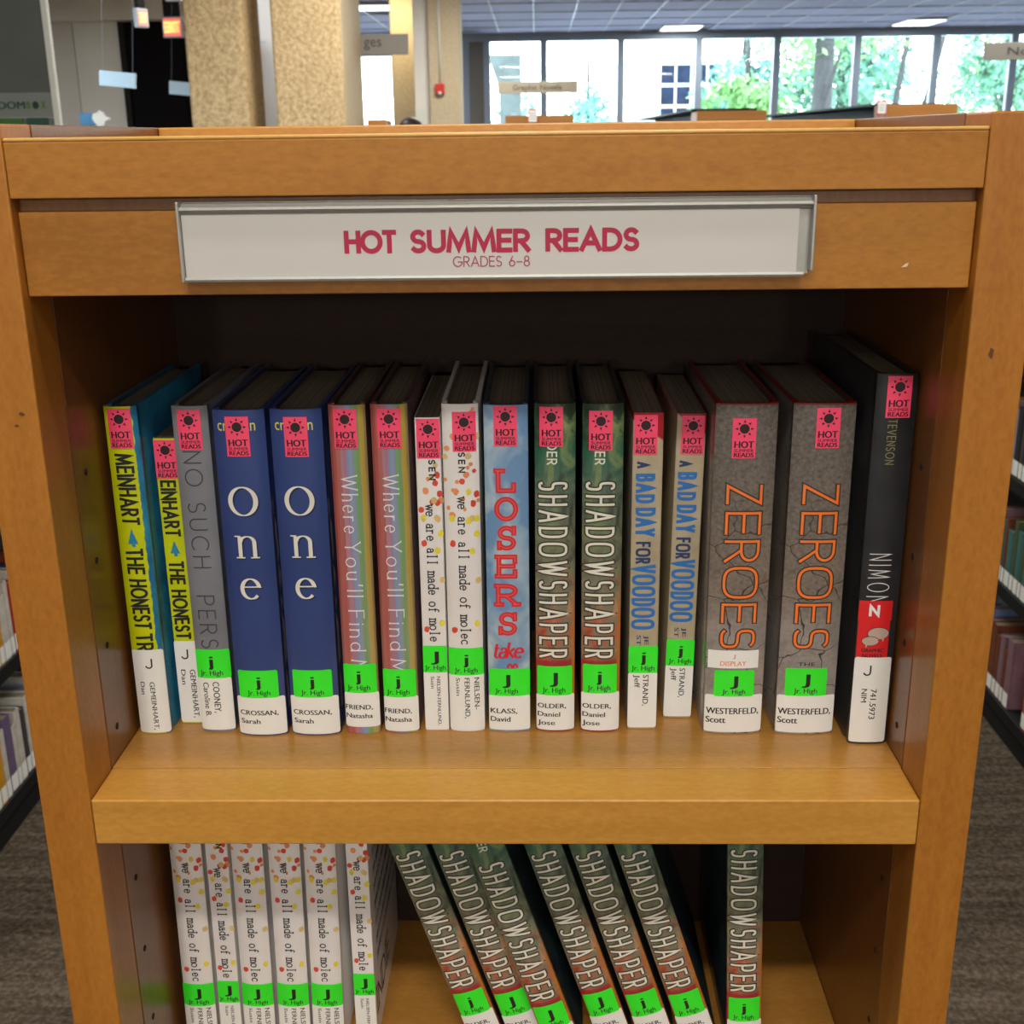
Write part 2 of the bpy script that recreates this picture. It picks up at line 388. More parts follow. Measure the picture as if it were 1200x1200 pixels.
    G['r'] = (.34, [[(0, 0), (0, .62)], [(0, .32)]+A(.19, .36, .19, .26, 180, 50)])
    G['s'] = (.4, [A(.2, .46, .17, .16, 35, 270)+A(.2, .15, .19, .15, 90, -145)[1:]])
    G['t'] = (.34, [[(.12, .88), (.12, .18)]+A(.27, .18, .15, .18, 180, 300), [(0, .62), (.32, .62)]])
    G['u'] = (.46, [[(0, .62), (0, .26)]+A(.22, .26, .22, .26, 180, 360), [(.44, .62), (.44, 0)]])
    G['v'] = (.46, [[(0, .62), (.23, 0), (.46, .62)]])
    G['w'] = (.74, [[(0, .62), (.18, 0), (.37, .58), (.56, 0), (.74, .62)]])
    G['y'] = (.46, [[(0, .62), (.23, 0)], [(.46, .62), (.14, -.28)]])
    return G
GS = {2.0: glyphs(2.0), 3.0: glyphs(3.0), 4.5: glyphs(4.5)}

def layout(text, length, cap, wd=1.0, gap=0.2, sq=2.0, mono=None, serif=0.0, jit=0.0):
    """strokes in plane coordinates (s along the line, t up), the whole line fitted to `length`"""
    G = GS[sq]; x = 0; items = []
    rnd = random.Random(text+str(cap))
    for ch in text:
        w, st = G[ch]
        if mono:
            g_ = min(wd, 0.88*mono/max(w, 0.01)); ox = x+(mono-w*g_)/2; adv = mono
        else:
            ox = x; adv = w*wd+gap
        items.append((ox, ch, st, g_ if mono else wd)); x += adv
    tot = x-(0 if mono else gap)
    k = length/tot
    out = []
    for ox, ch, st, wd in items:
        a = rnd.uniform(-jit, jit); dy = rnd.uniform(-jit, jit)*0.4
        for s in st:
            pts = []
            for (px, py) in s:
                qx = px+(py-0.5)*a; qy = py+dy+(px-0.3)*a*0.4
                pts.append(((ox+qx*wd)*k, qy*cap))
            out.append(pts)
            if serif > 0 and len(s) >= 2:
                for e, f in ((0, 1), (-1, -2)):
                    dx = s[e][0]-s[f][0]; dyy = s[e][1]-s[f][1]; L = math.hypot(dx, dyy)
                    if L > 0 and abs(dyy)/L > 0.75 and min(abs(s[e][1]-q) for q in (0, .62, 1, -.3)) < 0.03:
                        cx = (ox+s[e][0]*wd)*k; cy = s[e][1]*cap
                        out.append([(cx-serif*cap, cy), (cx+serif*cap, cy)])
    return out

def ribbons(strokes, th, seg, thin=None, ext=True):
    """flat ribbons; th stroke width, thin = width of horizontal strokes; returns 2-D verts, faces"""
    vs = []; fs = []
    for pts in strokes:
        p = [Vector(q) for q in pts]
        q = [p[0]]
        for a in p[1:]:
            if (a-q[-1]).length > 1e-7: q.append(a)
        if len(q) < 2: continue
        closed = (q[0]-q[-1]).length < 1e-6
        if ext and not closed:
            e = th*0.45 if len(q) == 2 or True else 0
            if thin is None:
                q[0] = q[0]-(q[1]-q[0]).normalized()*e*0.9; q[-1] = q[-1]+(q[-1]-q[-2]).normalized()*e*0.9
        r = [q[0]]
        for a in q[1:]:
            b = r[-1]; n = max(1, int(math.ceil((a-b).length/seg)))
            for i in range(1, n+1): r.append(b.lerp(a, i/n))
        n = len(r); base = len(vs)
        for i in range(n):
            if closed: d0 = r[i]-r[i-1] if i > 0 else r[0]-r[-2]; d1 = r[i+1]-r[i] if i < n-1 else r[1]-r[0]
            else: d0 = r[i]-r[i-1] if i > 0 else r[1]-r[0]; d1 = r[i+1]-r[i] if i < n-1 else r[-1]-r[-2]
            d0 = d0.normalized(); d1 = d1.normalized()
            t = (d0+d1)
            if t.length < 1e-4: t = d1.copy()
            t.normalize(); nn = Vector((-t.y, t.x))
            c = max(0.42, abs(nn.dot(Vector((-d1.y, d1.x)))))
            w = th if thin is None else thin+(th-thin)*abs(t.y)**1.4
            w = w/c/2
            vs.append(r[i]+nn*w); vs.append(r[i]-nn*w)
        for i in range(n-1):
            a = base+2*i; fs.append((a, a+1, a+3, a+2))
    return vs, fs

_fc = {}
def outline_text(s, bold=0.0):
    """built-in font, returned with x from 0..width and capital height 1"""
    k = (s, bold)
    if k in _fc: return _fc[k]
    def conv(txt):
        c = D.curves.new('lettering', 'FONT'); c.body = txt; c.resolution_u = 3; c.offset = bold; c.size = 1
        o = D.objects.new('lettering', c); COL.objects.link(o)
        dg = bpy.context.evaluated_depsgraph_get(); dg.update()
        me = D.meshes.new_from_object(o.evaluated_get(dg))
        v = [tuple(x.co[:2]) for x in me.vertices]; f = [tuple(p.vertices) for p in me.polygons]
        D.objects.remove(o); D.curves.remove(c); D.meshes.remove(me)
        return v, f
    if 'H' not in _fc: _fc['H'] = 1; hv, _ = conv('H'); _fc['H'] = max(y for x, y in hv)
    v, f = conv(s); h = _fc['H']
    x0 = min(x for x, y in v); x1 = max(x for x, y in v)
    _fc[k] = ([((x-x0)/h, y/h) for x, y in v], f, (x1-x0)/h)
    return _fc[k]

class Layer:
    """collects flat print laid over a book spine (or side), one mesh"""
    def __init__(s, surf, off): s.surf = surf; s.off = off; s.v = []; s.f = []
    def add(s, pts, faces):
        b = len(s.v); s.off += 1e-6; s.v += [s.surf(u, v, s.off) for u, v in pts]; s.f += [tuple(b+i for i in f) for f in faces]
    def strokes(s, strokes, fr, th, seg=0.0025, thin=None):
        for k in strokes:
            vs, fs = ribbons([k], th, seg, thin); s.add([fr(p[0], p[1]) for p in vs], fs)
    def text(s, txt, fr, length, cap, bold=0.0):
        v, f, w = outline_text(txt); k = length/w      # bold: the print is struck three times, slightly shifted
        for dx in ((-bold, 0, bold) if bold else (0,)):
            s.add([fr(x*k+dx*cap*4.5, y*cap) for x, y in v], f)
    def rect(s, u0, u1, v0, v1, r=0.0, nu=10):
        us = [u0+(u1-u0)*i/nu for i in range(nu+1)]
        if r > 0: us = sorted(set(us+[u0+r*0.3, u0+r, u1-r, u1-r*0.3]))
        pts = []; fs = []
        for u in us:
            d = min(u-u0, u1-u); c = 0
            if r > 0 and d < r: c = r-math.sqrt(max(0, r*r-(r-d)**2))
            pts += [(u, v0+c), (u, v1-c)]
        for i in range(len(us)-1): fs.append((2*i, 2*i+2, 2*i+3, 2*i+1))
        s.add(pts, fs)
    def disc(s, u, v, ru, rv, n=14, wob=0.0, rnd=random):
        wb = [(1+rnd.uniform(-wob, wob), 1+rnd.uniform(-wob, wob)) for i in range(n)]
        rings = (0.33, 0.66, 1.0) if ru > 0.003 else (1.0,)
        pts = [(u, v)]
        for q in rings: pts += [(u+q*ru*math.cos(2*PI*i/n)*wb[i][0], v+q*rv*math.sin(2*PI*i/n)*wb[i][1]) for i in range(n)]
        fs = [(0, 1+i, 1+(i+1) % n) for i in range(n)]
        for k in range(len(rings)-1): fs += [(1+k*n+i, 1+(k+1)*n+i, 1+(k+1)*n+(i+1) % n, 1+k*n+(i+1) % n) for i in range(n)]
        s.add(pts, fs)
    def obj(s, name, mat, parent):
        if not s.v: return None
        o = link(name, mkmesh(name, s.v, s.f, mat), parent); return o

def fr_down(ub, vtop):      # text that reads downward, letter tops to the right
    return lambda a, b: (ub+b, vtop-a)
def fr_flat(u0, vb):        # upright text
    return lambda a, b: (u0+a, vb+b)

# ------------------------------------------------------------------ the bookcase
HW = 0.25; ZH1 = 0.3830; ZH2 = 0.3529; ZS2 = -0.0306; ZT = 0.3900; DEP = 0.2643; TP = 0.0307; VR = 0.0076
VT = 0.3458; VB = 0.3019; ZL = -0.2766; SEAM = 0.0387; FL = -1.12
bc = root('bookcase', (0, 0, 0), 'orange maple display bookcase filling the picture, with header rail and two shelves of books', 'bookcase')
for s in (-1, 1):
    x0, x1 = (-HW-TP, -HW) if s < 0 else (HW, HW+TP)
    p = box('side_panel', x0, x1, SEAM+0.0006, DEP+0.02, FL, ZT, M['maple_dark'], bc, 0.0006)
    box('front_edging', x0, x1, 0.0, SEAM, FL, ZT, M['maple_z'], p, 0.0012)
    h = 0.032
    for i, zz in enumerate([0.172-0.0445*k for k in range(0)]): pass
    for k in range(-5, 4):
        z = 0.0210+k*0.0567
        if -0.04 < z < 0.01 or z < -0.27 or z > 0.2: continue
        xi = -HW if s < 0 else HW
        lathe('peg_hole', [(0.0022, -0.0004), (0.0022, 0.0004)], M['hole'], p, 10, 'x', (xi, 0.0555, z))
box('header_rail', -HW+0.0004, HW-0.0004, 0.0002, 0.021, ZH2, ZH1-0.0021, M['maple_head'], bc, 0.0006, 2)
box('rail_highlight', -HW+0.0004, HW-0.0004, 0.0001, 0.0211, ZH1-0.0020, ZH1, M['highlight_lip'], bc, 0.0009, 4)  # thin strip added to draw the bright line along the rail's top edge
box('valance_board', -HW+0.0003, HW-0.0003, VR, VR+0.019, VB, VT+0.0002, M['maple_x'], bc, 0.0006)
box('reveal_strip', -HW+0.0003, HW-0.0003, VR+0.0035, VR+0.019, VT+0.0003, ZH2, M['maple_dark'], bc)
box('top_panel', -HW+0.0002, HW-0.0002, 0.0212, DEP-0.0005, ZH1-0.024, ZH1-0.006, M['maple_x'], bc, 0.0005)
box('back_rail', -HW+0.0002, HW-0.0002, DEP, DEP+0.019, ZH1-0.05, ZT, M['maple_edge'], bc, 0.0012)
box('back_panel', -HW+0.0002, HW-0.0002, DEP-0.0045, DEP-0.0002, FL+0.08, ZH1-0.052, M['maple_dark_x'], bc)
def shelf(z, front=0.0):
    s = box('shelf', -HW+0.0003, HW-0.0003, SEAM+0.0003, DEP-0.005, z-0.0306, z, M['maple_shelf'], bc, 0.0003)
    box('shelf_edging', -HW+0.0003, HW-0.0003, front, SEAM, z-0.0306, z, M['maple_edge'], s, 0.0011, 3)
shelf(0.0); shelf(ZL); shelf(ZL*2-0.02); shelf(-0.85); shelf(FL+0.11)
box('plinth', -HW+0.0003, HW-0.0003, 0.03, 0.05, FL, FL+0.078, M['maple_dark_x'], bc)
# small knocks in the wood
def knock(name, pts, y, mat, parent):
    vs = [(a, y, b) for a, b in pts]+[(a, y-0.0003, b) for a, b in pts]; n = len(pts)
    fs = [tuple(range(n)), tuple(range(2*n-1, n-1, -1))]+[(i, (i+1) % n, n+(i+1) % n, n+i) for i in range(n)]
    return link(name, mkmesh(name, vs, fs, mat), parent)
knock('chip', [(0.2135, 0.3128), (0.2165, 0.3132), (0.2172, 0.3152), (0.2155, 0.3146)], VR-0.0001, M['chip'], bc)
def spot(x, z, rx, rz, seed):
    r = random.Random(seed)
    return [(x+rx*math.cos(2*PI*i/9)*r.uniform(.6, 1.1), z+rz*math.sin(2*PI*i/9)*r.uniform(.6, 1.1)) for i in range(9)]
knock('scuff', spot(0.2625, 0.2685, 0.0016, 0.0032, 1), -0.0001, M['scuff'], bc)
knock('scuff', spot(-0.2590, 0.2395, 0.0017, 0.0012, 2), -0.0001, M['scuff'], bc)
knock('scuff', spot(-0.2625, 0.2330, 0.0014, 0.0008, 3), -0.0001, M['scuff'], bc)

# ------------------------------------------------------------------ the sign
sg = root('shelf_sign', (0, VR-0.0004, 0.3095), 'long brushed metal sign holder with a white HOT SUMMER READS card', 'sign')
def extrude_x(name, prof, x0, x1, mat, parent):
    n = len(prof); vs = [(x0, a, b) for a, b in prof]+[(x1, a, b) for a, b in prof]
    fs = [(i, (i+1) % n, n+(i+1) % n, n+i) for i in range(n)]+[tuple(range(n))[::-1], tuple(range(n, 2*n))]
    return link(name, mkmesh(name, vs, fs, mat), parent)
SX0, SX1 = -0.1632, 0.1650
extrude_x('back_plate', [(0.0, 0.001), (0.0, 0.0405), (-0.0022, 0.0405), (-0.0022, 0.001)], SX0+0.0008, SX1-0.0008, M['metal'], sg)
extrude_x('top_channel', [(-0.0022, 0.0402), (-0.0030, 0.0400), (-0.0042, 0.0384), (-0.0074, 0.0382), (-0.0082, 0.0376), (-0.0084, 0.0368), (-0.0080, 0.0362), (-0.0070, 0.0358), (-0.0064, 0.0346), (-0.0050, 0.0342), (-0.0022, 0.0342)],
          SX0+0.001, SX1-0.001, M['metal'], sg)
extrude_x('bottom_channel', [(0.0, 0.0012), (0.0, 0.0), (-0.0075, 0.0), (-0.0080, 0.0012), (-0.0072, 0.0024), (-0.0064, 0.0014)], SX0+0.001, SX1-0.004, M['metal'], sg)
for xa, xb in ((SX0-0.0006, SX0+0.001), (SX1-0.001, SX1+0.0006)):
    box('end_cap', xa, xb, -0.0088, 0.0, 0.0 if xa < 0 else 0.003, 0.0410, M['metal'], sg, 0.0004)
extrude_x('insert_card', [(-0.0058, 0.0018), (-0.0050, 0.0018), (-0.0050, 0.0350), (-0.0058, 0.0350)], SX0+0.0012, SX1-0.0075, M['card'], sg)
flat = lambda u, v, off: (u, -0.0058-off, v)
L1 = Layer(flat, 0.00012)
def words(layer, ws, fr_of, cap, th, gap, wd=1.0, **kw):
    for (w, a, b) in ws: layer.strokes(layout(w, b-a-th, cap-th, wd, gap, **kw), fr_of(a+th/2), th, 0.01)
fo = lambda a: fr_flat(a, 0.0149)
words(L1, [('HOT', -0.0778, -0.0502), ('SUMMER', -0.0436, 0.0195), ('READS', 0.0270, 0.0760)], fo, 0.0122, 0.0026, 0.22)
L1.obj('main_lettering', M['red_ink'], sg)
L2 = Layer(flat, 0.00012)
words(L2, [('GRADES', -0.0213, 0.0045), ('6~8', 0.0080, 0.0190)], lambda a: fr_flat(a, 0.0067), 0.0056, 0.0006, 0.2)
L2.obj('small_lettering', M['thin_red_ink'], sg)

# ------------------------------------------------------------------ books
def cover_outline(w, dep, b, hard):
    """outer outline in x-y from back-left round the spine to back-right"""
    hx = w/2
    sp = [(hx*t, -b*(1-abs(t)**2.6)) for t in [i/10*2-1 for i in range(11)]]
    sp[0] = (-hx+0.0004, 0.0002); sp[-1] = (hx-0.0004, 0.0002)
    if hard:
        left = [(-hx, dep), (-hx, 0.0105), (-hx+0.0012, 0.0075), (-hx+0.0012, 0.0055), (-hx+0.0001, 0.0030)]
    else:
        left = [(-hx, dep), (-hx, 0.0015)]
    right = [(-x, y) for x, y in left[::-1]]
    return left+sp+right
def cover_mesh(w, dep, h, b, hard, mat):
    out = cover_outline(w, dep, b, hard); n = len(out); t = 0.0026 if hard else 0.0005
    inn = []
    for i in range(n):
        p = Vector(out[i]); a = Vector(out[max(0, i-1)]); c = Vector(out[min(n-1, i+1)])
        d = (c-a).normalized(); inn.append(p+Vector((-d.y, d.x))*(t if (i < 4 or i > n-5 or not hard) else t*0.6))
    vs = []
    for z in (0, h):
        vs += [(x, y, z) for x, y in out]; vs += [(q[0], q[1], z) for q in inn]
    fs = []
    for i in range(n-1):
        fs.append((i, i+1, 2*n+i+1, 2*n+i)); fs.append((n+i+1, n+i, 3*n+i, 3*n+i+1))
        fs.append((i+1, i, n+i, n+i+1)); fs.append((2*n+i, 2*n+i+1, 3*n+i+1, 3*n+i))
    for i in (0, n-1): fs.append((i, n+i, 3*n+i, 2*n+i))
    me = mkmesh('cover', vs, fs, mat)
    bm = bmesh.new(); bm.from_mesh(me); bmesh.ops.recalc_face_normals(bm, faces=bm.faces)
    for f in bm.faces: f.smooth = True
    bm.to_mesh(me); bm.free()
    try: me.set_sharp_from_angle(angle=math.radians(40))
    except Exception: pass
    return me
def pages_mesh(w, dep, h, hard):
    hx = w/2-(0.0027 if hard else 0.0006); i0 = 0.003 if hard else 0.0003
    y0 = 0.0035 if hard else 0.001; y1 = dep-(0.004 if hard else 0.0004)
    vs = []; ts = [-1, -0.6, -0.2, 0.2, 0.6, 1]
    back = [(hx*t, y1-0.0025*(1-t*t)*(1 if hard else 0)) for t in ts]
    front = [(hx*t, y0-0.001*(1-t*t)) for t in ts]
    ring = front+back[::-1]; n = len(ring)
    for z in (i0, h-i0): vs += [(x, y, z) for x, y in ring]
    fs = [(i, (i+1) % n, n+(i+1) % n, n+i) for i in range(n)]+[tuple(range(n))[::-1], tuple(range(n, 2*n))]
    return mkmesh('page_block', vs, fs, M['pages'])

MESHES = {}
def cached(key, fn):
    if key not in MESHES: MESHES[key] = fn()
    return MESHES[key]

def sticker(parent, surf, cu, vt, w=0.0146, h=0.0254):
    a = Layer(surf, 0.00054); a.rect(cu-w/2, cu+w/2, vt-h, vt, 0, 6); o = a.obj('hot_sticker', M['pink'], parent)
    p = Layer(surf, 0.00066)
    cv = vt-h*0.26
    p.disc(cu, cv, w*0.21, w*0.21, 16)
    for i in range(8):
        an = PI/4*i; c, s_ = math.cos(an), math.sin(an)
        def q(r, t): return (cu+w*(r*c-t*s_), cv+w*(r*s_+t*c))
        p.add([q(0.27, 0.055), q(0.27, -0.055), q(0.40, 0.0)], [(0, 1, 2)])
    p.text('HOT', fr_flat(cu-w*0.39, vt-h*0.735), w*0.80, h*0.165, 0.012)
    p.text('SUMMER', fr_flat(cu-w*0.40, vt-h*0.840), w*0.82, h*0.075, 0.004)
    p.text('READS', fr_flat(cu-w*0.40, vt-h*0.965), w*0.82, h*0.105, 0.012)
    p.obj('sticker_print', M['pink_edge'], o)

def green_label(parent, surf, u0, u1, v0, v1, letter='j', cu=None):
    a = Layer(surf, 0.00042); a.rect(u0, u1, v0, v1, 0.0012, 10); o = a.obj('green_label', M['green'], parent)
    cu = (u0+u1)/2 if cu is None else cu
    p = Layer(surf, 0.00050); H = v1-v0; wj = {'j': 0.0026, 'J': 0.0044}[letter]
    p.text(letter, fr_flat(cu-wj/2, v0+H*0.42), wj, H*0.36, 0.015)
    wl = min(0.0150, (u1-u0)*0.86)
    p.text('Jr. High', fr_flat(cu-wl/2, v0+H*0.10), wl, H*0.17, 0.004)
    p.obj('label_lettering', M['ink'], o)
def white_label(parent, surf, u0, u1, v0, v1, rows=(), cols=(), r=0.0014, jay=None):
    a = Layer(surf, 0.00034); a.rect(u0, u1, v0, v1, r, 12); o = a.obj('call_number_label', M['paper'], parent)
    p = Layer(surf, 0.00041)
    for (txt, ua, ub, vb, cap) in rows: p.text(txt, fr_flat(ua, vb), ub-ua, cap, 0.008)
    for (txt, ub, cap, va, vb) in cols: p.text(txt, fr_down(ub, va), va-vb, cap, 0.004)
    if jay:   # the J of the notched upper tab, lying on its side
        p.strokes([[(0, 0.0032), (0.0045, 0.0032)]+arc(0.0045, 0.0012, 0.0018, 0.0020, 90, -70)], lambda s_, t: (jay[0]-0.0012+t, jay[1]-s_), 0.0010, 0.002)
    p.obj('label_lettering', M['ink'], o)

# spots of the white book: (u/halfwidth, v, radius mm, colour)
def spots(parent, surf, hw, seed, H0):
    rnd = random.Random(seed); L = {k: Layer(surf, 0.00010+0.00001*i) for i, k in enumerate(('dot_orange', 'dot_red', 'dot_yellow', 'dot_sand'))}
    z = H0-0.002
    while z > 0.150:
        for _ in range(3 if hw > 0.01 else 2):
            k = rnd.choices(['dot_orange', 'dot_red', 'dot_sand', 'dot_yellow'], [5, 2, 3, 1])[0]
            r = rnd.uniform(0.0011, 0.0021); L[k].disc(rnd.uniform(-0.92, 0.92)*hw, z-rnd.uniform(0, 0.007), r, r*rnd.uniform(1, 1.3), 10, 0.15, rnd)
        z -= 0.0075
    for u, v, k in [(0.62, 0.160, 'dot_red'), (-0.3, 0.168, 'dot_orange'), (0.80, 0.166, 'dot_red'), (-0.55, 0.150, 'dot_yellow'), (0.78, 0.1395, 'dot_yellow'), (0.55, 0.150, 'dot_sand'), (-0.55, 0.133, 'dot_red'),
                    (0.5, 0.128, 'dot_yellow'), (0.80, 0.108, 'dot_sand'), (0.68, 0.078, 'dot_yellow'), (-0.58, 0.0735, 'dot_red')]:
        L[k].disc(u*hw, v, 0.0019, 0.0023, 10, 0.15, rnd)
    for k in L:
        o = L[k].obj('spot_print', M[k], parent)
        if o: o['kind'] = 'stuff'

PER_COPY = {}
def title_art(kind, parent, surf, w, h):
    hw = w/2
    if kind in ('honest_big', 'honest_small'):
        small = kind == 'honest_small'; a = Layer(surf, 0.00025)
        kw = dict(wd=0.8, gap=0.26, jit=0.07)
        if not small: ws = [('MEINHART', 0.1945, 0.1478), ('THE', 0.1317, 0.1142), ('HONEST', 0.1107, 0.0761), ('TR', 0.0727, 0.0605)]; ub, cap = -0.0058, 0.0112
        else: ws = [('EINHART', 0.1728, 0.1348), ('THE', 0.1177, 0.1015), ('HONEST', 0.0976, 0.0623)]; ub, cap = -0.0056, 0.0100
        for t_, va, vb in ws: a.strokes(layout(t_, va-vb-0.0014, cap-0.0014, **kw), fr_down(ub+0.0007, va-0.0007), 0.0017)
        a.obj('title_lettering', M['ink'], parent)
        b = Layer(surf, 0.00025); va, vb = (0.1455, 0.1330) if not small else (0.1318, 0.1212)
        b.add([(-0.0004, va), (-0.0034, vb+0.002), (-0.0012, vb+0.002), (-0.001, vb), (0.0012, vb), (0.0012, vb+0.002), (0.0030, vb+0.002)], [(0, 1, 2, 5, 6), (2, 3, 4, 5)])
        b.obj('arrow_print', M['blue_arrow'], parent)
    elif kind == 'grey':
        a = Layer(surf, 0.00025)
        for t_, va, vb in [('NO', 0.1953, 0.1725), ('SUCH', 0.1618, 0.1175), ('PERS', 0.0985, 0.0612)]:
            a.strokes(layout(t_, va-vb-0.0006, 0.0108, wd=0.95, gap=0.36), fr_down(-0.0058, va-0.0003), 0.0008)
        a.obj('title_lettering', M['charcoal_ink'], parent)
    elif kind == 'one':
        for mat, off, dx, nm in (('navy_shadow', 0.00018, 0.0008, 'title_shadow'), ('white_ink', 0.00026, 0, 'title_lettering')):
            a = Layer(surf, off); dy = -dx
            def S(pts, th, thin): a.strokes(pts, fr_flat(dx, dy), th, 0.0012, thin)
            S([arc(-0.0005, 0.1640, 0.0080, 0.0092, 90, 450, 40)], 0.0030, 0.0008)
            # n
            S([[(-0.0046, 0.1270), (-0.0046, 0.1405)]], 0.0025, 0.0025)
            S([[(-0.0046, 0.1365)]+arc(0.0002, 0.1365, 0.0044, 0.0042, 150, 0, 12)+[(0.0046, 0.1270)]], 0.0025, 0.0008)
            S([[(-0.0075, 0.1265), (-0.0018, 0.1265)], [(0.0018, 0.1265), (0.0075, 0.1265)], [(-0.0078, 0.1408), (-0.0040, 0.1408)]], 0.0009, 0.0009)
            # e
            S([[(-0.0048, 0.1065), (0.0048, 0.1065)]], 0.0009, 0.0009)
            S([[(0.0050, 0.1065)]+arc(0.0, 0.1052, 0.0055, 0.0068, 12, 318, 24)], 0.0027, 0.0009)
            a.obj(nm, M[mat], parent)
        b = Layer(surf, 0.00026); b.text('crossan', fr_flat(-0.0128, 0.2095), 0.0235, 0.0074, 0.0); b.obj('author_lettering', M['yellow_ink'], parent)
        # torn pale edge of the front cover art along the right joint
        sd = lambda u, v, off: (w/2+0.0001+off-(0.0008 if 0.0045 < u < 0.0085 else 0), u, v)
        c = Layer(sd, 0.0003); r = random.Random(3); vs = []; n = 22
        for i in range(n+1):
            z = 0.165-0.148*i/n; k = min(1, i/4)
            vs.append((0.0026+0.0014*r.random(), z)); vs.append((0.0036+k*(0.0042+0.0035*r.random()), z))
        c.add(vs, [(2*i, 2*i+1, 2*i+3, 2*i+2) for i in range(n)]); c.obj('torn_cover_art', M['torn'], parent)
    elif kind == 'stripes':
        a = Layer(surf, 0.00025)
        for t_, va, vb in [('Where', 0.1798, 0.1415), ("You'll", 0.1358, 0.0984), ('Find', 0.0889, 0.0600), ('M', 0.0539, 0.0440)]:
            a.strokes(layout(t_, va-vb-0.0006, 0.0098, wd=0.62, gap=0.22, serif=0.075), fr_down(-0.0052, va-0.0003), 0.00085, 0.002, 0.0005)
        a.obj('title_lettering', M['pure_white'], parent)
    elif kind in ('dots', 'dots_small'):
        spots(parent, surf, hw, 5 if kind == 'dots' else 11, h)
        a = Layer(surf, 0.00025); sm = kind == 'dots_small'
        ua = 0.0004 if sm else -0.0012
        a.strokes(layout('SEN', 0.0125, 0.0036, wd=0.9, gap=0.5), fr_down(ua, 0.1880 if sm else 0.1932), 0.0009)
        a.strokes(layout('we are all made of mole'+('' if sm else 'c'), 0.0945 if sm else 0.1015, 0.0062, wd=0.86, mono=0.62, serif=0.085),
                  fr_down(-0.0026, 0.1590 if sm else 0.1645), 0.00075, 0.002)
        a.obj('title_lettering', M['ink'], parent)
    elif kind == 'losers':
        a = Layer(surf, 0.00024); b = Layer(surf, 0.00030)
        for ch, v0, v1, wd_ in [('L', 0.1667, 0.1828, .86), ('O', 0.1480, 0.1644, 1.02), ('S', 0.1285, 0.1452, .86), ('E', 0.1093, 0.1257, .9), ('R', 0.0898, 0.1058, 1.0), ('S', 0.0696, 0.0862, .86)]:
            W_ = 0.0150*wd_; H_ = v1-v0
            st = GS[2.0][ch]; sx = (W_-0.0032)/max(st[0], .1)
            strokes = [[(x*sx, y*(H_-0.0032)) for x, y in s] for s in st[1]]
            if ch == 'L': strokes += [[(-0.0016, H_-0.0032), (0.0034, H_-0.0032)], [(W_-0.0032, 0), (W_-0.0032, 0.0042)]]
            if ch == 'E': strokes += [[(-0.0016, 0), (0, 0)], [(-0.0016, H_-0.0032), (0, H_-0.0032)], [(W_-0.0032, 0), (W_-0.0032, 0.0036)], [(W_-0.0032, H_-0.0032), (W_-0.0032, H_-0.0068)]]
            if ch == 'R': strokes += [[(-0.0016, 0), (0.0026, 0)], [(W_-0.0052, 0), (W_-0.0014, 0)], [(-0.0016, H_-0.0032), (0, H_-0.0032)]]
            if ch == 'S': strokes += [[(W_-0.0034, H_-0.0030), (W_-0.0034, H_-0.0070)], [(0.0002, -0.0002), (0.0002, 0.0038)]]
            fr = fr_flat(-W_/2+0.0016-0.0004, v0+0.0016)
            a.strokes(strokes, fr, 0.0032, 0.0014); b.strokes(strokes, fr, 0.0005, 0.0014)
        for t_, u0, u1, vb, cap in (('take', -0.0112, 0.0098, 0.0536, 0.0112),):
            sc_ = layout(t_, u1-u0-0.002, cap, wd=1.0, gap=0.06)
            sc_ = [[(x+y*0.18, y) for x, y in s] for s in sc_]
            a.strokes(sc_, fr_flat(u0+0.0008, vb), 0.0019, 0.0012, 0.0010)
        a.strokes([arc(0.0006, 0.0468, 0.0013, 0.0022, 0, 180), arc(0.0042, 0.0468, 0.0013, 0.0022, 0, 180)], fr_flat(0, 0), 0.0014, 0.001)
        a.obj('title_lettering', M['loser_red'], parent); b.obj('title_inline', M['rose_ink'], parent)
    elif kind == 'shadow':
        st = layout('SHADOWSHAPER', 0.1207-0.0016, 0.0168, wd=0.66, gap=0.36, sq=3.0)
        for mat, th, off, nm in (('shadow_ink', 0.0034, 0.00015, 'title_shadow'), ('white_ink', 0.00165, 0.00026, 'title_lettering')):
            a = Layer(surf, off); a.strokes(st, fr_down(-0.0098, 0.1742-0.0008), th, 0.002)
            a.obj(nm, M[mat], parent)
        b = Layer(surf, 0.00026); b.strokes(layout('OLDER', 0.0245, 0.0056, wd=0.9, gap=0.3), fr_down(-0.0048, 0.2100), 0.0009); b.obj('author_lettering', M['white_ink'], parent)
    elif kind == 'voodoo':
        k = h/0.2170
        a = Layer(surf, 0.00025)
        for t_, va, vb, ub, cap in [('BAD', 0.1780, 0.1584, -0.0072, 0.0122), ('DAY', 0.1556, 0.1363, -0.0070, 0.0128), ('VOODOO', 0.1172, 0.0721, -0.0084, 0.0154)]:
            a.strokes(layout(t_, (va-vb)*k-0.0022, cap-0.0022, wd=0.62, gap=0.34, sq=3.0), fr_down(ub+0.0011, va*k-0.0011), 0.0022)
        a.obj('title_lettering', M['blue_ink'], parent)
        b = Layer(surf, 0.00025); b.strokes(layout('A', 0.0045*k-0.0016, 0.0064, wd=0.62, gap=0.3, sq=3.0), fr_down(-0.0059, 0.1858*k-0.0008), 0.0016); b.obj('small_lettering', M['navy_ink'], parent)
        b = Layer(surf, 0.00025)
        for t_, va, vb, ub, cap in [('FOR', 0.1328, 0.1178, -0.0064, 0.0096)]:
            b.strokes(layout(t_, (va-vb)*k-0.0016, cap-0.0016, wd=0.62, gap=0.3, sq=3.0), fr_down(ub+0.0008, va*k-0.0008), 0.0016)
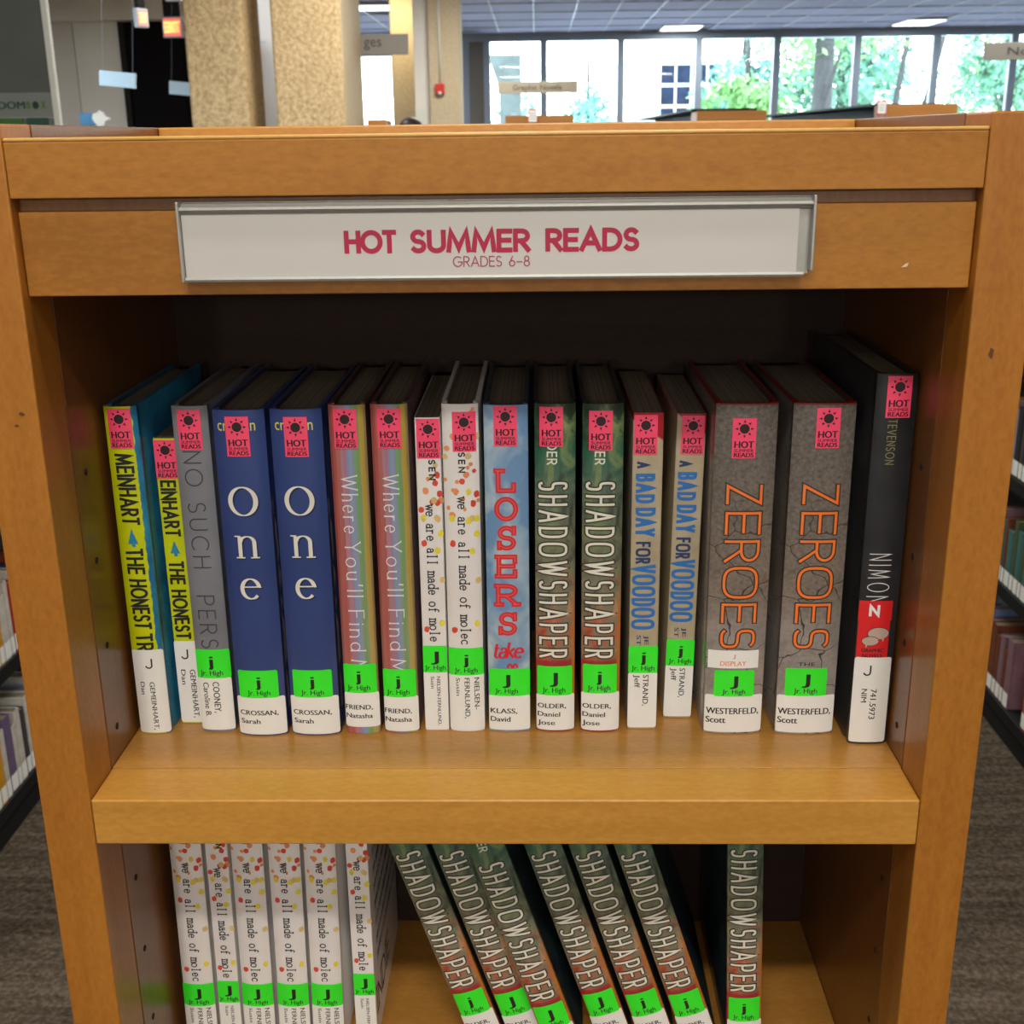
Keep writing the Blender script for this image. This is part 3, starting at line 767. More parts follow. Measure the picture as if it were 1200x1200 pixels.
        b.obj('small_lettering', M['navy_ink'], parent); b = Layer(surf, 0.00025)
        b.text('ST', fr_down(-0.0046, 0.0679*k), 0.0070, 0.0028, 0.01); b.text('JE', fr_down(0.0006, 0.0679*k), 0.0066, 0.0026, 0.01)
        b.obj('author_lettering', M['navy_ink'], parent)
    elif kind == 'zeroes':
        ls = [('Z', 0.1722, 0.1594), ('E', 0.1544, 0.1393), ('R', 0.1357, 0.1208), ('O', 0.1179, 0.0963), ('E', 0.0928, 0.0791), ('S', 0.0756, 0.0614)]
        for mat, th, off, nm in (('shadow_ink', 0.0034, 0.00015, 'title_shadow'), ('orange_ink', 0.0017, 0.00026, 'title_lettering')):
            a = Layer(surf, off)
            for ch, va, vb in ls:
                a.strokes(layout(ch, va-vb-0.0016, 0.0208, sq=3.0 if ch in 'OS' else 2.0), fr_down(-0.0100, va-0.0008), th, 0.002)
            a.obj(nm, M[mat], parent)
    elif kind == 'nimona':
        a = Layer(surf, 0.00025)
        a.strokes(layout('NIMONA', 0.0400, 0.0132, wd=0.42, gap=0.24), fr_down(-0.0082, 0.1312), 0.00055)
        d = Layer(surf, 0.00025)
        d.strokes(layout('TEVENSON', 0.0275, 0.0050, wd=0.75, gap=0.26), fr_down(-0.0040, 0.2164), 0.00042); d.obj('author_lettering', M['olive_ink'], parent)
        a.obj('title_lettering', M['pure_white'], parent)
        b = Layer(surf, 0.00030); b.rect(-0.0118, 0.0078, 0.0600, 0.0875, 0, 8); o = b.obj('graphic_novel_label', M['label_red'], parent)
        c = Layer(surf, 0.00036); c.disc(0.0010, 0.0780, 0.0070, 0.0044, 20); c.obj('bubble_outline', M['ink'], o)
        c = Layer(surf, 0.00042); c.disc(-0.0038, 0.0728, 0.0056, 0.0034, 20); c.obj('bubble_outline', M['ink'], o)
        c = Layer(surf, 0.00038); c.disc(0.0010, 0.0780, 0.0066, 0.0040, 20); c.obj('speech_bubble', M['bubble'], o)
        c = Layer(surf, 0.00044); c.disc(-0.0038, 0.0728, 0.0052, 0.0030, 20)
        c.add([(-0.0070, 0.0715), (-0.0050, 0.0705), (-0.0062, 0.0680)], [(0, 1, 2)]); c.add([(0.0030, 0.0750), (0.0050, 0.0755), (0.0042, 0.0722)], [(0, 1, 2)])
        c.obj('speech_bubbles', M['bubble'], o)
        c = Layer(surf, 0.00042); c.text('GRAPHIC', fr_flat(-0.0088, 0.0652), 0.0140, 0.0024, 0.01); c.text('NOVELS', fr_flat(-0.0080, 0.0616), 0.0124, 0.0024, 0.01)
        c.obj('label_lettering', M['ink'], o)
        b = Layer(surf, 0.00036); b.rect(-0.0122, 0.0085, 0.0868, 0.1002, 0, 8); o = b.obj('letter_n_label', M['label_red'], parent)
        c = Layer(surf, 0.00046); c.strokes(layout('N', 0.0050, 0.0062), fr_flat(-0.0052, 0.0905), 0.0017, 0.002)
        c.obj('label_lettering', M['paper'], o)
M['torn'] = cov_simple('torn_pale_art', (0.42, 0.30, 0.26, 1), (0.70, 0.66, 0.62, 1), 90)

HARD = {'honest_big': 1, 'honest_small': 0, 'grey': 1, 'one': 1, 'stripes': 1, 'dots': 1, 'dots_small': 0, 'losers': 1, 'shadow': 1, 'voodoo': 0, 'zeroes': 1, 'nimona': 1}
COVMAT = {'honest_big': 'honest', 'honest_small': 'honest', 'dots_small': 'dots'}
BULGE = {'one': 0.0040, 'zeroes': 0.0030, 'shadow': 0.0032, 'losers': 0.0024, 'stripes': 0.0028, 'dots': 0.0028, 'grey': 0.0024, 'honest_big': 0.0026, 'nimona': 0.0016}

def make_book(kind, xL, w, Y, h, z, label, group=None, stick=None, green=None, white=None, lean=0.0, dep=0.146, extra=None):
    th = math.radians(lean)          # positive: top to the right
    b = BULGE.get(kind, 0.0004)
    surf = lambda u, v, off: (u, -b*(1-min(1, abs(2*u/w))**2.6)-off if abs(2*u/w) < 1 else -off+0.0002, v)
    cx = xL+w/2*math.cos(th) if lean <= 0 else xL+w/2*math.cos(th)
    cz = z+abs(w/2*math.sin(th))+0.0002
    r = root('book', (cx, Y, cz), label, 'book', group, (0, th, 0))
    hard = HARD[kind]
    key = (kind, w, h)
    link('cover', cached(('c',)+key, lambda: cover_mesh(w, dep, h, b, hard, COVERS[COVMAT.get(kind, kind)])), r)
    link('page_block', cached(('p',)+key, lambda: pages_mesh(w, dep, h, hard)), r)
    if key in PER_COPY:
        for n_, me, sub in PER_COPY[key]:
            o = link(n_, me, r)
            if n_ == 'spot_print': o['kind'] = 'stuff'
            for a_, b_ in sub: link(a_, b_, o)
    else:
        before = len(r.children)
        title_art(kind, r, surf, w, h)
        PER_COPY[key] = [(c.name.split('.')[0], c.data, [(g.name.split('.')[0], g.data) for g in c.children]) for c in r.children if c.name.split('.')[0] not in ('cover', 'page_block')]
    if stick: sticker(r, surf, *stick)
    if white: white_label(r, surf, **white)
    if green: green_label(r, surf, *green)
    if extra: extra(r, surf)
    return r

def wl_flat(w, v1, rows, f=1.0): return dict(u0=-w/2*f, u1=w/2*f, v0=0.0010, v1=v1, rows=rows)
G1 = 'duplicate copies on the display shelf'
# --- upper shelf, left to right
make_book('honest_big', -0.2470, 0.0214, 0.0871, 0.2245, 0, 'tall lime yellow book with blue edge, leftmost on the upper shelf', stick=(-0.0003, 0.2233),
          white=dict(u0=-0.0100, u1=0.0107, v0=0.0007, v1=0.0612, cols=[('GEMEINHART,', 0.0002, 0.0032, 0.0380, 0.0030), ('Dan', -0.0060, 0.0028, 0.0380, 0.0290)], jay=(0.0010, 0.0545)))
make_book('honest_small', -0.2224, 0.0155, 0.1000, 0.2005, 0, 'short lime yellow paperback set back between taller lime yellow and grey books', stick=(0.0000, 0.1995), dep=0.135,
          white=dict(u0=-0.0077, u1=0.0077, v0=0.0007, v1=0.0610, cols=[('GEMEINHART,', 0.0014, 0.0036, 0.0400, 0.0043), ('Dan', -0.0046, 0.0030, 0.0400, 0.0290)], jay=(-0.0010, 0.0545)))
make_book('grey', -0.2053, 0.0232, 0.0891, 0.2240, 0, 'grey book titled NO SUCH PERS in thin dark capitals on upper shelf', stick=(-0.0002, 0.2217),
          green=(-0.0110, 0.0116, 0.0397, 0.0604, 'j', -0.001), white=dict(u0=-0.0113, u1=0.0113, v0=0.0016, v1=0.0400, cols=[('COONEY,', -0.0010, 0.0042, 0.0370, 0.0145), ('Caroline B.', -0.0075, 0.0038, 0.0365, 0.0115)]))
for i, (xl, y_, hh, lab, st, gu) in enumerate([(-0.1789, 0.0851, 0.2225, 'royal blue book titled One, left of the pair, beside the grey book', (-0.0004, 0.2186), (-0.0138, 0.0125)),
                                               (-0.1434, 0.0856, 0.2225, 'royal blue book titled One, right of the pair, beside a striped book', (0.0002, 0.2180), (-0.0133, 0.0128))]):
    make_book('one', xl, 0.0330, y_, hh, 0, lab, 'pair of royal blue books', stick=st, green=(gu[0], gu[1], 0.0279, 0.0477, 'j', -0.0005),
              white=wl_flat(0.0330, 0.0285, [('CROSSAN,', -0.0142, 0.0112, 0.0152, 0.0034), ('Sarah', -0.0140, -0.0010, 0.0089, 0.0034)], 0.97))
for xl, y_, lab, st, gv, wtop, wb in [(-0.1072, 0.0868, 'red, blue and green striped book, left of the striped pair', (-0.0010, 0.2223), (0.0300, 0.0508), 0.0304, 0.0050),
                                      (-0.0813, 0.0879, 'red, blue and green striped book, right of the striped pair', (0.0002, 0.2221), (0.0263, 0.0465), 0.0270, 0.0012)]:
    make_book('stripes', xl, 0.0236, y_, 0.2245, 0, lab, 'pair of striped books', stick=st, green=(-0.0114, 0.0104, gv[0], gv[1], 'j', -0.0015),
              white=dict(u0=-0.0115, u1=0.0115, v0=wb, v1=wtop, rows=[('FRIEND,', -0.0110, 0.0070, wtop-0.0125, 0.0033), ('Natasha', -0.0108, 0.0068, wtop-0.0188, 0.0033)]))
W_DS = dict(u0=-0.0079, u1=0.0079, v0=0.0008, v1=0.0440, cols=[('NIELSEN-FERNLUND,', 0.0008, 0.0022, 0.0397, 0.0040), ('Susin', -0.0032, 0.0022, 0.0397, 0.0310)])
W_DB = dict(u0=-0.0116, u1=0.0116, v0=0.0008, v1=0.0425, cols=[('NIELSEN-', 0.0052, 0.0033, 0.0394, 0.0163), ('FERNLUND,', -0.0012, 0.0033, 0.0394, 0.0100), ('Susin', -0.0068, 0.0024, 0.0394, 0.0264)])
make_book('dots_small', -0.0542, 0.0162, 0.0891, 0.2153, 0, 'thin white paperback with orange spots, beside the striped pair on upper shelf', stick=(0.0004, 0.2146), green=(-0.0079, 0.0079, 0.0426, 0.0619, 'J'), white=W_DS, dep=0.138)
make_book('dots', -0.0373, 0.0234, 0.0896, 0.2240, 0, 'thick white hardback with orange spots, beside the blue LOSERS book', stick=(0.0025, 0.2193), green=(-0.0115, 0.0115, 0.0413, 0.0609, 'j'), white=W_DB)
make_book('losers', -0.0114, 0.0282, 0.0895, 0.2231, 0, 'sky blue book with red slab letters LOSERS down the spine', stick=(-0.0002, 0.2226),
          green=(-0.0132, 0.0138, 0.0261, 0.0458, 'J', -0.0018), white=wl_flat(0.0282, 0.0266, [('KLASS,', -0.0126, 0.0051, 0.0133, 0.0035), ('David', -0.0126, 0.0005, 0.0072, 0.0035)], 0.97))
def wl_old(v1): return wl_flat(0.0262, v1, [('OLDER,', -0.0117, 0.0071, 0.0172, 0.0033), ('Daniel', -0.0117, 0.0031, 0.0110, 0.0033), ('Jose', -0.0117, -0.0003, 0.0048, 0.0033)], 0.96)
make_book('shadow', 0.0202, 0.0262, 0.0900, 0.2236, 0, 'upright mottled green and rust SHADOWSHAPER book beside the blue LOSERS book', 'mottled green and rust books', stick=(-0.0024, 0.2220), green=(-0.0120, 0.0112, 0.0266, 0.0477, 'J', -0.001), white=wl_old(0.0274))
make_book('shadow', 0.0500, 0.0262, 0.0894, 0.2236, 0, 'upright mottled green and rust SHADOWSHAPER book beside the tan paperbacks', 'mottled green and rust books', stick=(-0.0016, 0.2195), green=(-0.0117, 0.0108, 0.0283, 0.0492, 'j', -0.001), white=wl_old(0.0290))
W_V = dict(u0=-0.0096, u1=0.0096, v0=0.0010, v1=0.0415, cols=[('STRAND,', 0.0002, 0.0036, 0.0397, 0.0173), ('Jeff', -0.0054, 0.0034, 0.0397, 0.0304)])
make_book('voodoo', 0.0815, 0.0194, 0.0909, 0.2170, 0, 'tan paperback with blue VOODOO lettering beside a mottled green book', 'pair of tan paperbacks', stick=(-0.0016, 0.2157), green=(-0.0096, 0.0096, 0.0410, 0.0606, 'j'), white=W_V, dep=0.138)
make_book('voodoo', 0.1072, 0.0190, 0.1066, 0.2125, 0, 'tan paperback with blue VOODOO lettering, set back beside a grey ZEROES book', 'pair of tan paperbacks', stick=(0.0010, 0.2114), green=(-0.0094, 0.0094, 0.0387, 0.0579, 'j'),
          white=dict(u0=-0.0094, u1=0.0094, v0=0.0010, v1=0.0395, cols=[('STRAND,', 0.0002, 0.0036, 0.0370, 0.0155), ('Jeff', -0.0054, 0.0034, 0.0370, 0.0280)]), lean=0.9, dep=0.130)
def zrows(v): return [('WESTERFELD,', -0.0178, 0.0165, 0.0143, 0.0043), ('Scott', -0.0178, -0.0052, 0.0078, 0.0043)]
def disp(r, surf):
    a = Layer(surf, 0.00044); a.rect(-0.0180, 0.0148, 0.0474, 0.0601, 0, 10); o = a.obj('display_label', M['paper'], r)
    p = Layer(surf, 0.00051); p.text('J', fr_flat(-0.0024, 0.0548), 0.0020, 0.0026); p.text('DISPLAY', fr_flat(-0.0100, 0.0492), 0.0168, 0.0032, 0.006); p.obj('label_lettering', M['peach_ink'], o)
def zsmall(r, surf):
    p = Layer(surf, 0.0003); p.text('THE', fr_flat(-0.0070, 0.0492), 0.0110, 0.0026, 0.0); p.obj('small_lettering', M['ink'], r)
make_book('zeroes', 0.1315, 0.0389, 0.0866, 0.2238, 0, 'thick grey concrete-look ZEROES book with a white DISPLAY label', 'pair of thick grey books', stick=(-0.0016, 0.2147), green=(-0.0135, 0.0126, 0.0271, 0.0459, 'J'), white=wl_flat(0.0389, 0.0281, zrows(0), 0.97), extra=disp)
make_book('zeroes', 0.1788, 0.0389, 0.0858, 0.2238, 0, 'thick grey concrete-look ZEROES book without a DISPLAY label, beside the black book', 'pair of thick grey books', stick=(0.0018, 0.2210), green=(-0.0145, 0.0125, 0.0278, 0.0477, 'J', -0.001), white=wl_flat(0.0389, 0.0281, zrows(0), 0.97), extra=zsmall)
make_book('nimona', 0.2238, 0.0251, 0.0707, 0.2441, 0, 'tall black book with red graphic novels label, rightmost on the upper shelf', stick=(0.0010, 0.2430),
          white=dict(u0=-0.0122, u1=0.0110, v0=0.0014, v1=0.0615, cols=[('741.5973', -0.0008, 0.0038, 0.0393, 0.0181), ('NIM', -0.0065, 0.0034, 0.0394, 0.0300)], jay=(-0.0040, 0.0555)), dep=0.165)

# --- lower shelf: white spotted books, then leaning ones
LB = [(-0.2446, 'dots', 'thick white spotted book, leftmost on the lower shelf', 0.1035, 0.6), (-0.2188, 'dots_small', 'thin white spotted paperback between the first two thick ones, lower shelf', 0.1035, 0.6),
      (-0.2006, 'dots', 'thick white spotted book, third from left on the lower shelf', 0.1035, 0.6), (-0.1742, 'dots', 'thick white spotted book, fourth from left on the lower shelf', 0.1035, 0.7),
      (-0.1489, 'dots', 'thick white spotted book, fifth from left on the lower shelf', 0.1035, 0.8), (-0.1180, 'dots_small', 'thin white spotted paperback ending the lower row, its front cover showing', 0.1120, 0.0)]
def front_writing(r, surf):
    sd = lambda u, v, off: (0.0081+off, u, v)
    a = Layer(sd, 0.0002)
    st = layout('INDIE', 0.070, 0.022, wd=0.9, gap=0.25, jit=0.12, serif=0.1)
    a.strokes(st, fr_flat(0.007, 0.022), 0.0026, 0.01)
    rnd = random.Random(4)
    for k in range(9):
        z = 0.062+0.015*k; y = 0.012
        while y < 0.125:
            y += rnd.uniform(0.004, 0.009)
            a.strokes([[(y, z), (y+0.0015, z+0.0055), (y+0.0028, z+0.001), (y+0.004, z+0.004)]], fr_flat(0, 0), 0.0014, 0.01)
    a.obj('cover_writing', M['ink'], r)
for xl, k, lab, y_, ln in LB:
    big = k == 'dots'
    make_book(k, xl, 0.0234 if big else 0.0162 if xl < -0.2 else 0.0162, y_, 0.2240 if big else 0.2153, ZL, lab, 'white spotted books on the lower shelf', lean=ln, dep=0.146 if big else 0.138,
              green=(-0.0115, 0.0115, 0.0413, 0.0609, 'J') if big else (-0.0079, 0.0079, 0.0426, 0.0619, 'J'), white=W_DB if big else W_DS, extra=front_writing if xl == -0.1180 else None)
SB = [(-0.0299, 0.110, -18.1, 'first of the leaning SHADOWSHAPER books, next to the white spotted row', 'j'), (0.0008, 0.110, -17.9, 'second leaning SHADOWSHAPER book from the left, lower shelf', 'J'),
      (0.0296, 0.096, -17.9, 'third leaning SHADOWSHAPER book from the left, pulled slightly forward', 'J'), (0.0668, 0.110, -17.9, 'fourth leaning SHADOWSHAPER book from the left, lower shelf', 'J'),
      (0.0986, 0.110, -17.9, 'fifth leaning SHADOWSHAPER book from the left, lower shelf', 'j'), (0.1306, 0.110, -17.8, 'last and rightmost of the leaning SHADOWSHAPER books', 'j'),
      (0.1620, 0.106, -2.2, 'nearly upright SHADOWSHAPER book at the right end of the lower shelf', 'j')]
for xl, y_, ln, lab, jj in SB:
    make_book('shadow', xl, 0.0262, y_, 0.2236, ZL, lab, 'mottled green and rust books', lean=ln, green=(-0.0117, 0.0112, 0.0272, 0.0482, jj, -0.001), white=wl_old(0.0282))

# ================================================================== the room
M['carpet'] = None
def carpet():
    t = NT('grey_brown_carpet')
    a = t.noise(t.coord(), 90, 4, 0.7)
    b = t.noise(t.mapped((2, 26, 1)), 1.6, 3, 0.6)
    f = t.math('ADD', t.math('MULTIPLY', a, 0.65), t.math('MULTIPLY', b, 0.35))
    t.bump(a, 0.6, 0.004)
    return t.fin(t.ramp(f, [(0.36, (0.028, 0.0205, 0.0135, 1)), (0.5, (0.072, 0.056, 0.039, 1)), (0.64, (0.135, 0.108, 0.080, 1))]), 0.95, 0.1)
M['carpet'] = carpet()
M['wall'] = plain('grey_painted_wall', (0.72, 0.68, 0.62), 0.7, var=0.03, vscale=3)
M['wall_pale'] = plain('pale_painted_wall', (0.80, 0.77, 0.71), 0.7, var=0.03, vscale=3)
M['tile'] = plain('ceiling_tile_white', (0.68, 0.67, 0.93), 0.8, var=0.04, vscale=30)
M['grid'] = plain('ceiling_grid_white', (0.85, 0.87, 0.9), 0.35, var=0.01)
M['bulkhead'] = plain('low_ceiling_paint', (0.78, 0.73, 0.66), 0.7, var=0.03, vscale=3)
M['black'] = plain('black_metal', (0.012, 0.012, 0.012), 0.6, 0.15, 0, 0, 0.1)
M['black_door'] = plain('black_doorway_paint', (0.006, 0.005, 0.006), 0.8, 0.1)
M['mullion'] = plain('grey_window_frame', (0.50, 0.58, 0.66), 0.45, var=0.03)
M['post'] = plain('off_white_post', (0.74, 0.76, 0.70), 0.5, var=0.02)
M['booth'] = plain('grey_green_partition', (0.105, 0.118, 0.105), 0.5, var=0.08, vscale=4)
M['booth_pale'] = plain('pale_grey_partition', (0.22, 0.25, 0.23), 0.5, var=0.04, vscale=4)
M['sign_grey'] = plain('grey_hanging_sign', (0.22, 0.21, 0.19), 0.5, var=0.02)
M['sign_tan'] = plain('tan_hanging_sign', (0.31, 0.28, 0.21), 0.5, var=0.02)
M['sign_blue'] = plain('light_blue_sign', (0.50, 0.70, 0.85), 0.5, var=0.02)
M['sign_text'] = plain('sign_dark_text', (0.04, 0.035, 0.03), 0.5)
M['soft_text'] = plain('sign_soft_text', (0.27, 0.42, 0.55), 0.5)
M['case_back'] = wood('maple_case_end', 'x', (0.36, 0.15, 0.035, 1), (0.46, 0.21, 0.055, 1))
M['alarm'] = plain('alarm_red', (0.62, 0.02, 0.015), 0.4)
M['hair'] = plain('dark_brown_hair', (0.028, 0.014, 0.010), 0.5, var=0.3, vscale=60)
M['skin'] = plain('skin', (0.50, 0.28, 0.20), 0.5)
M['shirt'] = plain('dark_shirt', (0.05, 0.06, 0.08), 0.8)
M['jeans'] = plain('dark_trousers', (0.03, 0.04, 0.07), 0.85)
def concrete(name, a, b):
    t = NT(name); n = t.noise(t.coord(), 34, 4, 0.7); m = t.noise(t.coord(), 5, 3)
    t.bump(n, 0.8, 0.012)
    c = t.ramp(n, [(0.32, a), (0.62, b)])
    return t.fin(t.mix(t.rng(m, 0.3, 0.7, 0, 0.25), c, a), 0.9, 0.2)
M['pebble'] = concrete('tan_pebbled_concrete', (0.36, 0.255, 0.125, 1), (0.66, 0.50, 0.29, 1))
M['smooth_conc'] = concrete('smooth_tan_concrete', (0.56, 0.46, 0.30, 1), (0.64, 0.54, 0.38, 1))
def emis(name, c, s):
    t = NT(name); t.fin((0.5, 0.5, 0.5, 1), 0.5); t.b.inputs['Emission Color'].default_value = c; t.b.inputs['Emission Strength'].default_value = s; return t.m
M['diffuser'] = emis('lit_diffuser', (0.93, 0.98, 1, 1), 2.2)
M['exit_red'] = emis('lit_red_face', (1, 0.04, 0.015, 1), 0.75)
M['exit_txt'] = emis('lit_yellow_letters', (1, 0.45, 0.08, 1), 1.5)
def glass():
    t = NT('window_glass'); out = t.n['Material Output']; t.n.remove(t.b)
    tr = t.node('ShaderNodeBsdfTransparent'); tr.inputs[0].default_value = (0.93, 0.98, 0.98, 1)
    gl = t.node('ShaderNodeBsdfGlossy'); gl.inputs['Roughness'].default_value = 0.02
    mx = t.node('ShaderNodeMixShader'); fr = t.node('ShaderNodeFresnel'); fr.inputs[0].default_value = 1.45
    t.link(fr.outputs[0], mx.inputs[0]); t.link(tr.outputs[0], mx.inputs[1]); t.link(gl.outputs[0], mx.inputs[2]); t.link(mx.outputs[0], out.inputs['Surface'])
    return t.m
M['glass'] = glass()

RX0, RX1, RY0, RY1 = -7.0, 11.0, -9.0, 22.0
struct(box('floor', RX0, RX1, RY0, RY1, FL-0.1, FL, M['carpet']))
ceil_ = struct(box('ceiling', RX0, RX1, RY0, RY1, CEIL+0.03, CEIL+0.12, M['tile']))
struct(box('wall_front', RX0, RX1, RY0-0.1, RY0, FL, CEIL+0.03, M['wall']))
struct(box('wall_left', RX0-0.1, RX0, RY0, RY1, FL, CEIL+0.03, M['wall']))
struct(box('wall_right', RX1, RX1+0.1, RY0, RY1, FL, CEIL+0.03, M['wall']))
# ceiling grid and tiles where the photograph shows them
tm = boxmesh('ceiling_tile', 0.006, 0.604, 0.006, 1.214, 0.012, 0.028, M['tile'], 0.003, 1)
lights_xy = [(l[0], l[1]) for l in LIGHTS]
gx0, gy0 = -3.06, 12.18
for i in range(20):
    for j in range(8):
        x, y = gx0+0.61*i, gy0+1.22*j
        if any(abs(x+0.305-a) < 0.5 and abs(y+0.61-b) < 0.95 for a, b in lights_xy if b > 12): continue
        if y+1.22 > RY1: continue
        link('ceiling_tile', tm, ceil_, (x, y, CEIL))
rm = boxmesh('grid_rail', -0.008, 0.008, 0, 1.22*8, 0.0, 0.028, M['grid'])
for i in range(21): link('grid_rail', rm, ceil_, (gx0+0.61*i, gy0, CEIL))
rm2 = boxmesh('grid_rail', 0, 0.61*20, -0.007, 0.007, 0.0, 0.028, M['mullion'])
for j in range(9): link('grid_rail', rm2, ceil_, (gx0, gy0+1.22*j, CEIL))
# ceiling lights
LL = ['long strip light over the reader in front of the bookcase', 'ceiling light left of the bookcase', 'ceiling light right of the bookcase', 'ceiling light above the aisle behind the bookcase',
      'ceiling light before the tan columns', 'ceiling light over the right aisle ends', 'bright ceiling light between column and yellow pier', 'round-lit ceiling light warming the yellow pier',
      'ceiling light nearest the window wall, centre', 'ceiling light nearest the window wall, right', 'ceiling light at the top edge above the Graphic Novels sign', 'ceiling light at the top edge towards the right', 'light added under the low ceiling to brighten the grey wall', 'ceiling light added to light the pale alarm pier',
      'ceiling light added as fill behind the reader, centre', 'ceiling light added as fill behind the reader, left', 'ceiling light added as fill behind the reader, right', 'ceiling light added to brighten the grey wall between the tan columns', 'strip light added above the display bookcase front for its rail highlight']
for i, (x, y, p, sx, sy) in enumerate(LIGHTS):
    zc = CEIL if i != 12 else 1.44
    r = root('ceiling_light', (x, y, zc-0.01), LL[i], 'light', 'ceiling lights of the reading room')
    box('housing', -sx/2-0.03, sx/2+0.03, -sy/2-0.03, sy/2+0.03, 0.0, 0.03, M['grid'], r, 0.003)
    box('diffuser', -sx/2, sx/2, -sy/2, sy/2, -0.008, -0.0005, M['diffuser'], r, 0.002)
    ld = D.lights.new('lamp', 'AREA'); ld.shape = 'RECTANGLE'; ld.size = sx; ld.size_y = sy; ld.energy = p
    ld.color = (1.0, 0.94, 0.84) if i < 6 or 12 < i < 17 or i == 18 else ((1.0, 0.78, 0.45) if i == 7 else (0.92, 0.96, 1.0))
    lo = D.objects.new('lamp', ld); COL.objects.link(lo); lo.parent = r; lo.location = (0, 0, -0.012)

for (x, y, z, p), lab in zip(FILL_PENDANTS, ('globe pendant added as fill behind the reader, left', 'globe pendant added as fill behind the reader, centre', 'globe pendant added as fill behind the reader, right')):
    r = root('fill_pendant', (x, y, z), lab, 'lamp', 'added fill pendants behind the reader')
    lathe('lamp_cord', [(0.004, 0.13), (0.004, CEIL-z)], M['black'], r, 8)
    lathe('lamp_cap', [(0.02, 0.15), (0.06, 0.13), (0.07, 0.10)], M['black'], r, 20)
    lathe('globe_shade', [(0.12*math.sin(PI*(0.03+0.94*i/12)), -0.12*math.cos(PI*(0.03+0.94*i/12))) for i in range(13)], M['diffuser'], r, 24)
    ld = D.lights.new('lamp_bulb', 'POINT'); ld.energy = p; ld.color = (1.0, 0.93, 0.82); ld.shadow_soft_size = 0.12
    for q in r.children:
        if q.name.startswith('globe_shade'): q.visible_shadow = True
    lo = D.objects.new('lamp_bulb', ld); COL.objects.link(lo); lo.parent = r; lo.location = (0, -0.0, -0.28)
# window wall
ww = struct(box('wall_back', RX0, -1.32, RY1, RY1+0.25, FL, CEIL+0.03, M['wall_pale']))
struct(box('trim_1', -1.32, RX1, RY1, RY1+0.25, 2.02, CEIL+0.03, M['mullion']))
struct(box('trim_2', -1.32, RX1, RY1, RY1+0.25, FL, -0.6, M['wall_pale']))
mx = [-1.24, -0.86, 0.157, 1.535, 2.923, 4.306, 5.729, 7.118, 8.488, 9.87, 11.0]
for k in range(len(mx)-1):
    w_ = root('window_%d' % (k+1), (mx[k], RY1+0.08, -0.6), '', '')
    del w_['label']; del w_['category']; w_['kind'] = 'structure'
    wd_ = mx[k+1]-mx[k]
    box('window_frame', -0.06, 0.06, -0.06, 0.06, 0, 2.62, M['mullion'], w_, 0.004)
    box('window_sill', 0.06, wd_-0.06, -0.06, 0.06, 0, 0.07, M['mullion'], w_)
    if k == 0: box('solid_panel', 0.06, wd_-0.06, -0.02, 0.02, 0.07, 2.62, M['sign_tan'], w_)
    else: box('pane', 0.06, wd_-0.06, -0.004, 0.004, 0.07, 2.62, M['glass'], w_)

# opening behind the columns on the left with its own window
LW = root('window_11', (-3.3, RY1-0.12, -0.6), '', ''); del LW['label']; del LW['category']; LW['kind'] = 'structure'
M['bright_pane'] = M['glass']
# (the far wall left of x = -1.32 is opened here: replace it by two pieces)
D.objects.remove(ww)
struct(box('wall_back', RX0, -4.3, RY1, RY1+0.25, FL, CEIL+0.03, M['wall_pale']))
struct(box('trim_3', -4.3, -1.32, RY1, RY1+0.25, 1.80, CEIL+0.03, M['mullion']))
struct(box('trim_4', -4.3, -1.32, RY1, RY1+0.25, FL, -0.6, M['wall_pale']))
struct(box('trim_5', -1.50, -1.32, RY1, RY1+0.25, -0.6, 1.80, M['smooth_conc']))
for a, b in ((-4.3, -2.05), (-2.05, -1.5)):
    w2 = box('window_pane_frame', a-LW.location.x, a-LW.location.x+0.1, 0.0, 0.12, 0, 2.40, M['mullion'], LW)
    box('pane', a-LW.location.x+0.1, b-LW.location.x, 0.05, 0.06, 0, 2.40, M['glass'], LW)

# columns
def column(x0, x1, y0, y1, zt, label, facew=None):
    r = root('concrete_column', ((x0+x1)/2, (y0+y1)/2, FL), label, 'column')
    hx, hy = (x1-x0)/2, (y1-y0)/2; H = zt-FL
    n = 14; vs = []; fs = []
    box('column_shaft', -hx, hx, -hy, hy, 0, H, M['pebble'], r, 0.02, 3)
    box('base_trim', -hx-0.01, hx+0.01, -hy-0.01, hy+0.01, 0, 0.1, M['black'], r, 0.004)
    return r, hx, hy, H
column(-2.370, -1.968, 8.0, 8.55, CEIL, 'pebbled tan concrete column left of the grey gap, beside the exit signs')
r, hx, hy, H = column(-1.775, -1.302, 8.0, 8.95, CEIL, 'wide pebbled tan concrete column with a smooth pale right side')
box('smooth_side', hx+0.0005, hx+0.006, -hy+0.02, hy-0.01, 0.1, H, M['smooth_conc'], r, 0.001)
# grey wall seen between them
gw = root('partition_wall', (-2.75, 11.0, FL), 'plain grey wall seen between the two tan columns', 'wall')
box('wall_face', -0.75, 0.42, 0, 0.12, 0, CEIL-FL, M['wall'], gw)
box('wall_joint', -0.20, 0.30, -0.004, -0.0005, 2.36, 2.375, M['mullion'], gw)

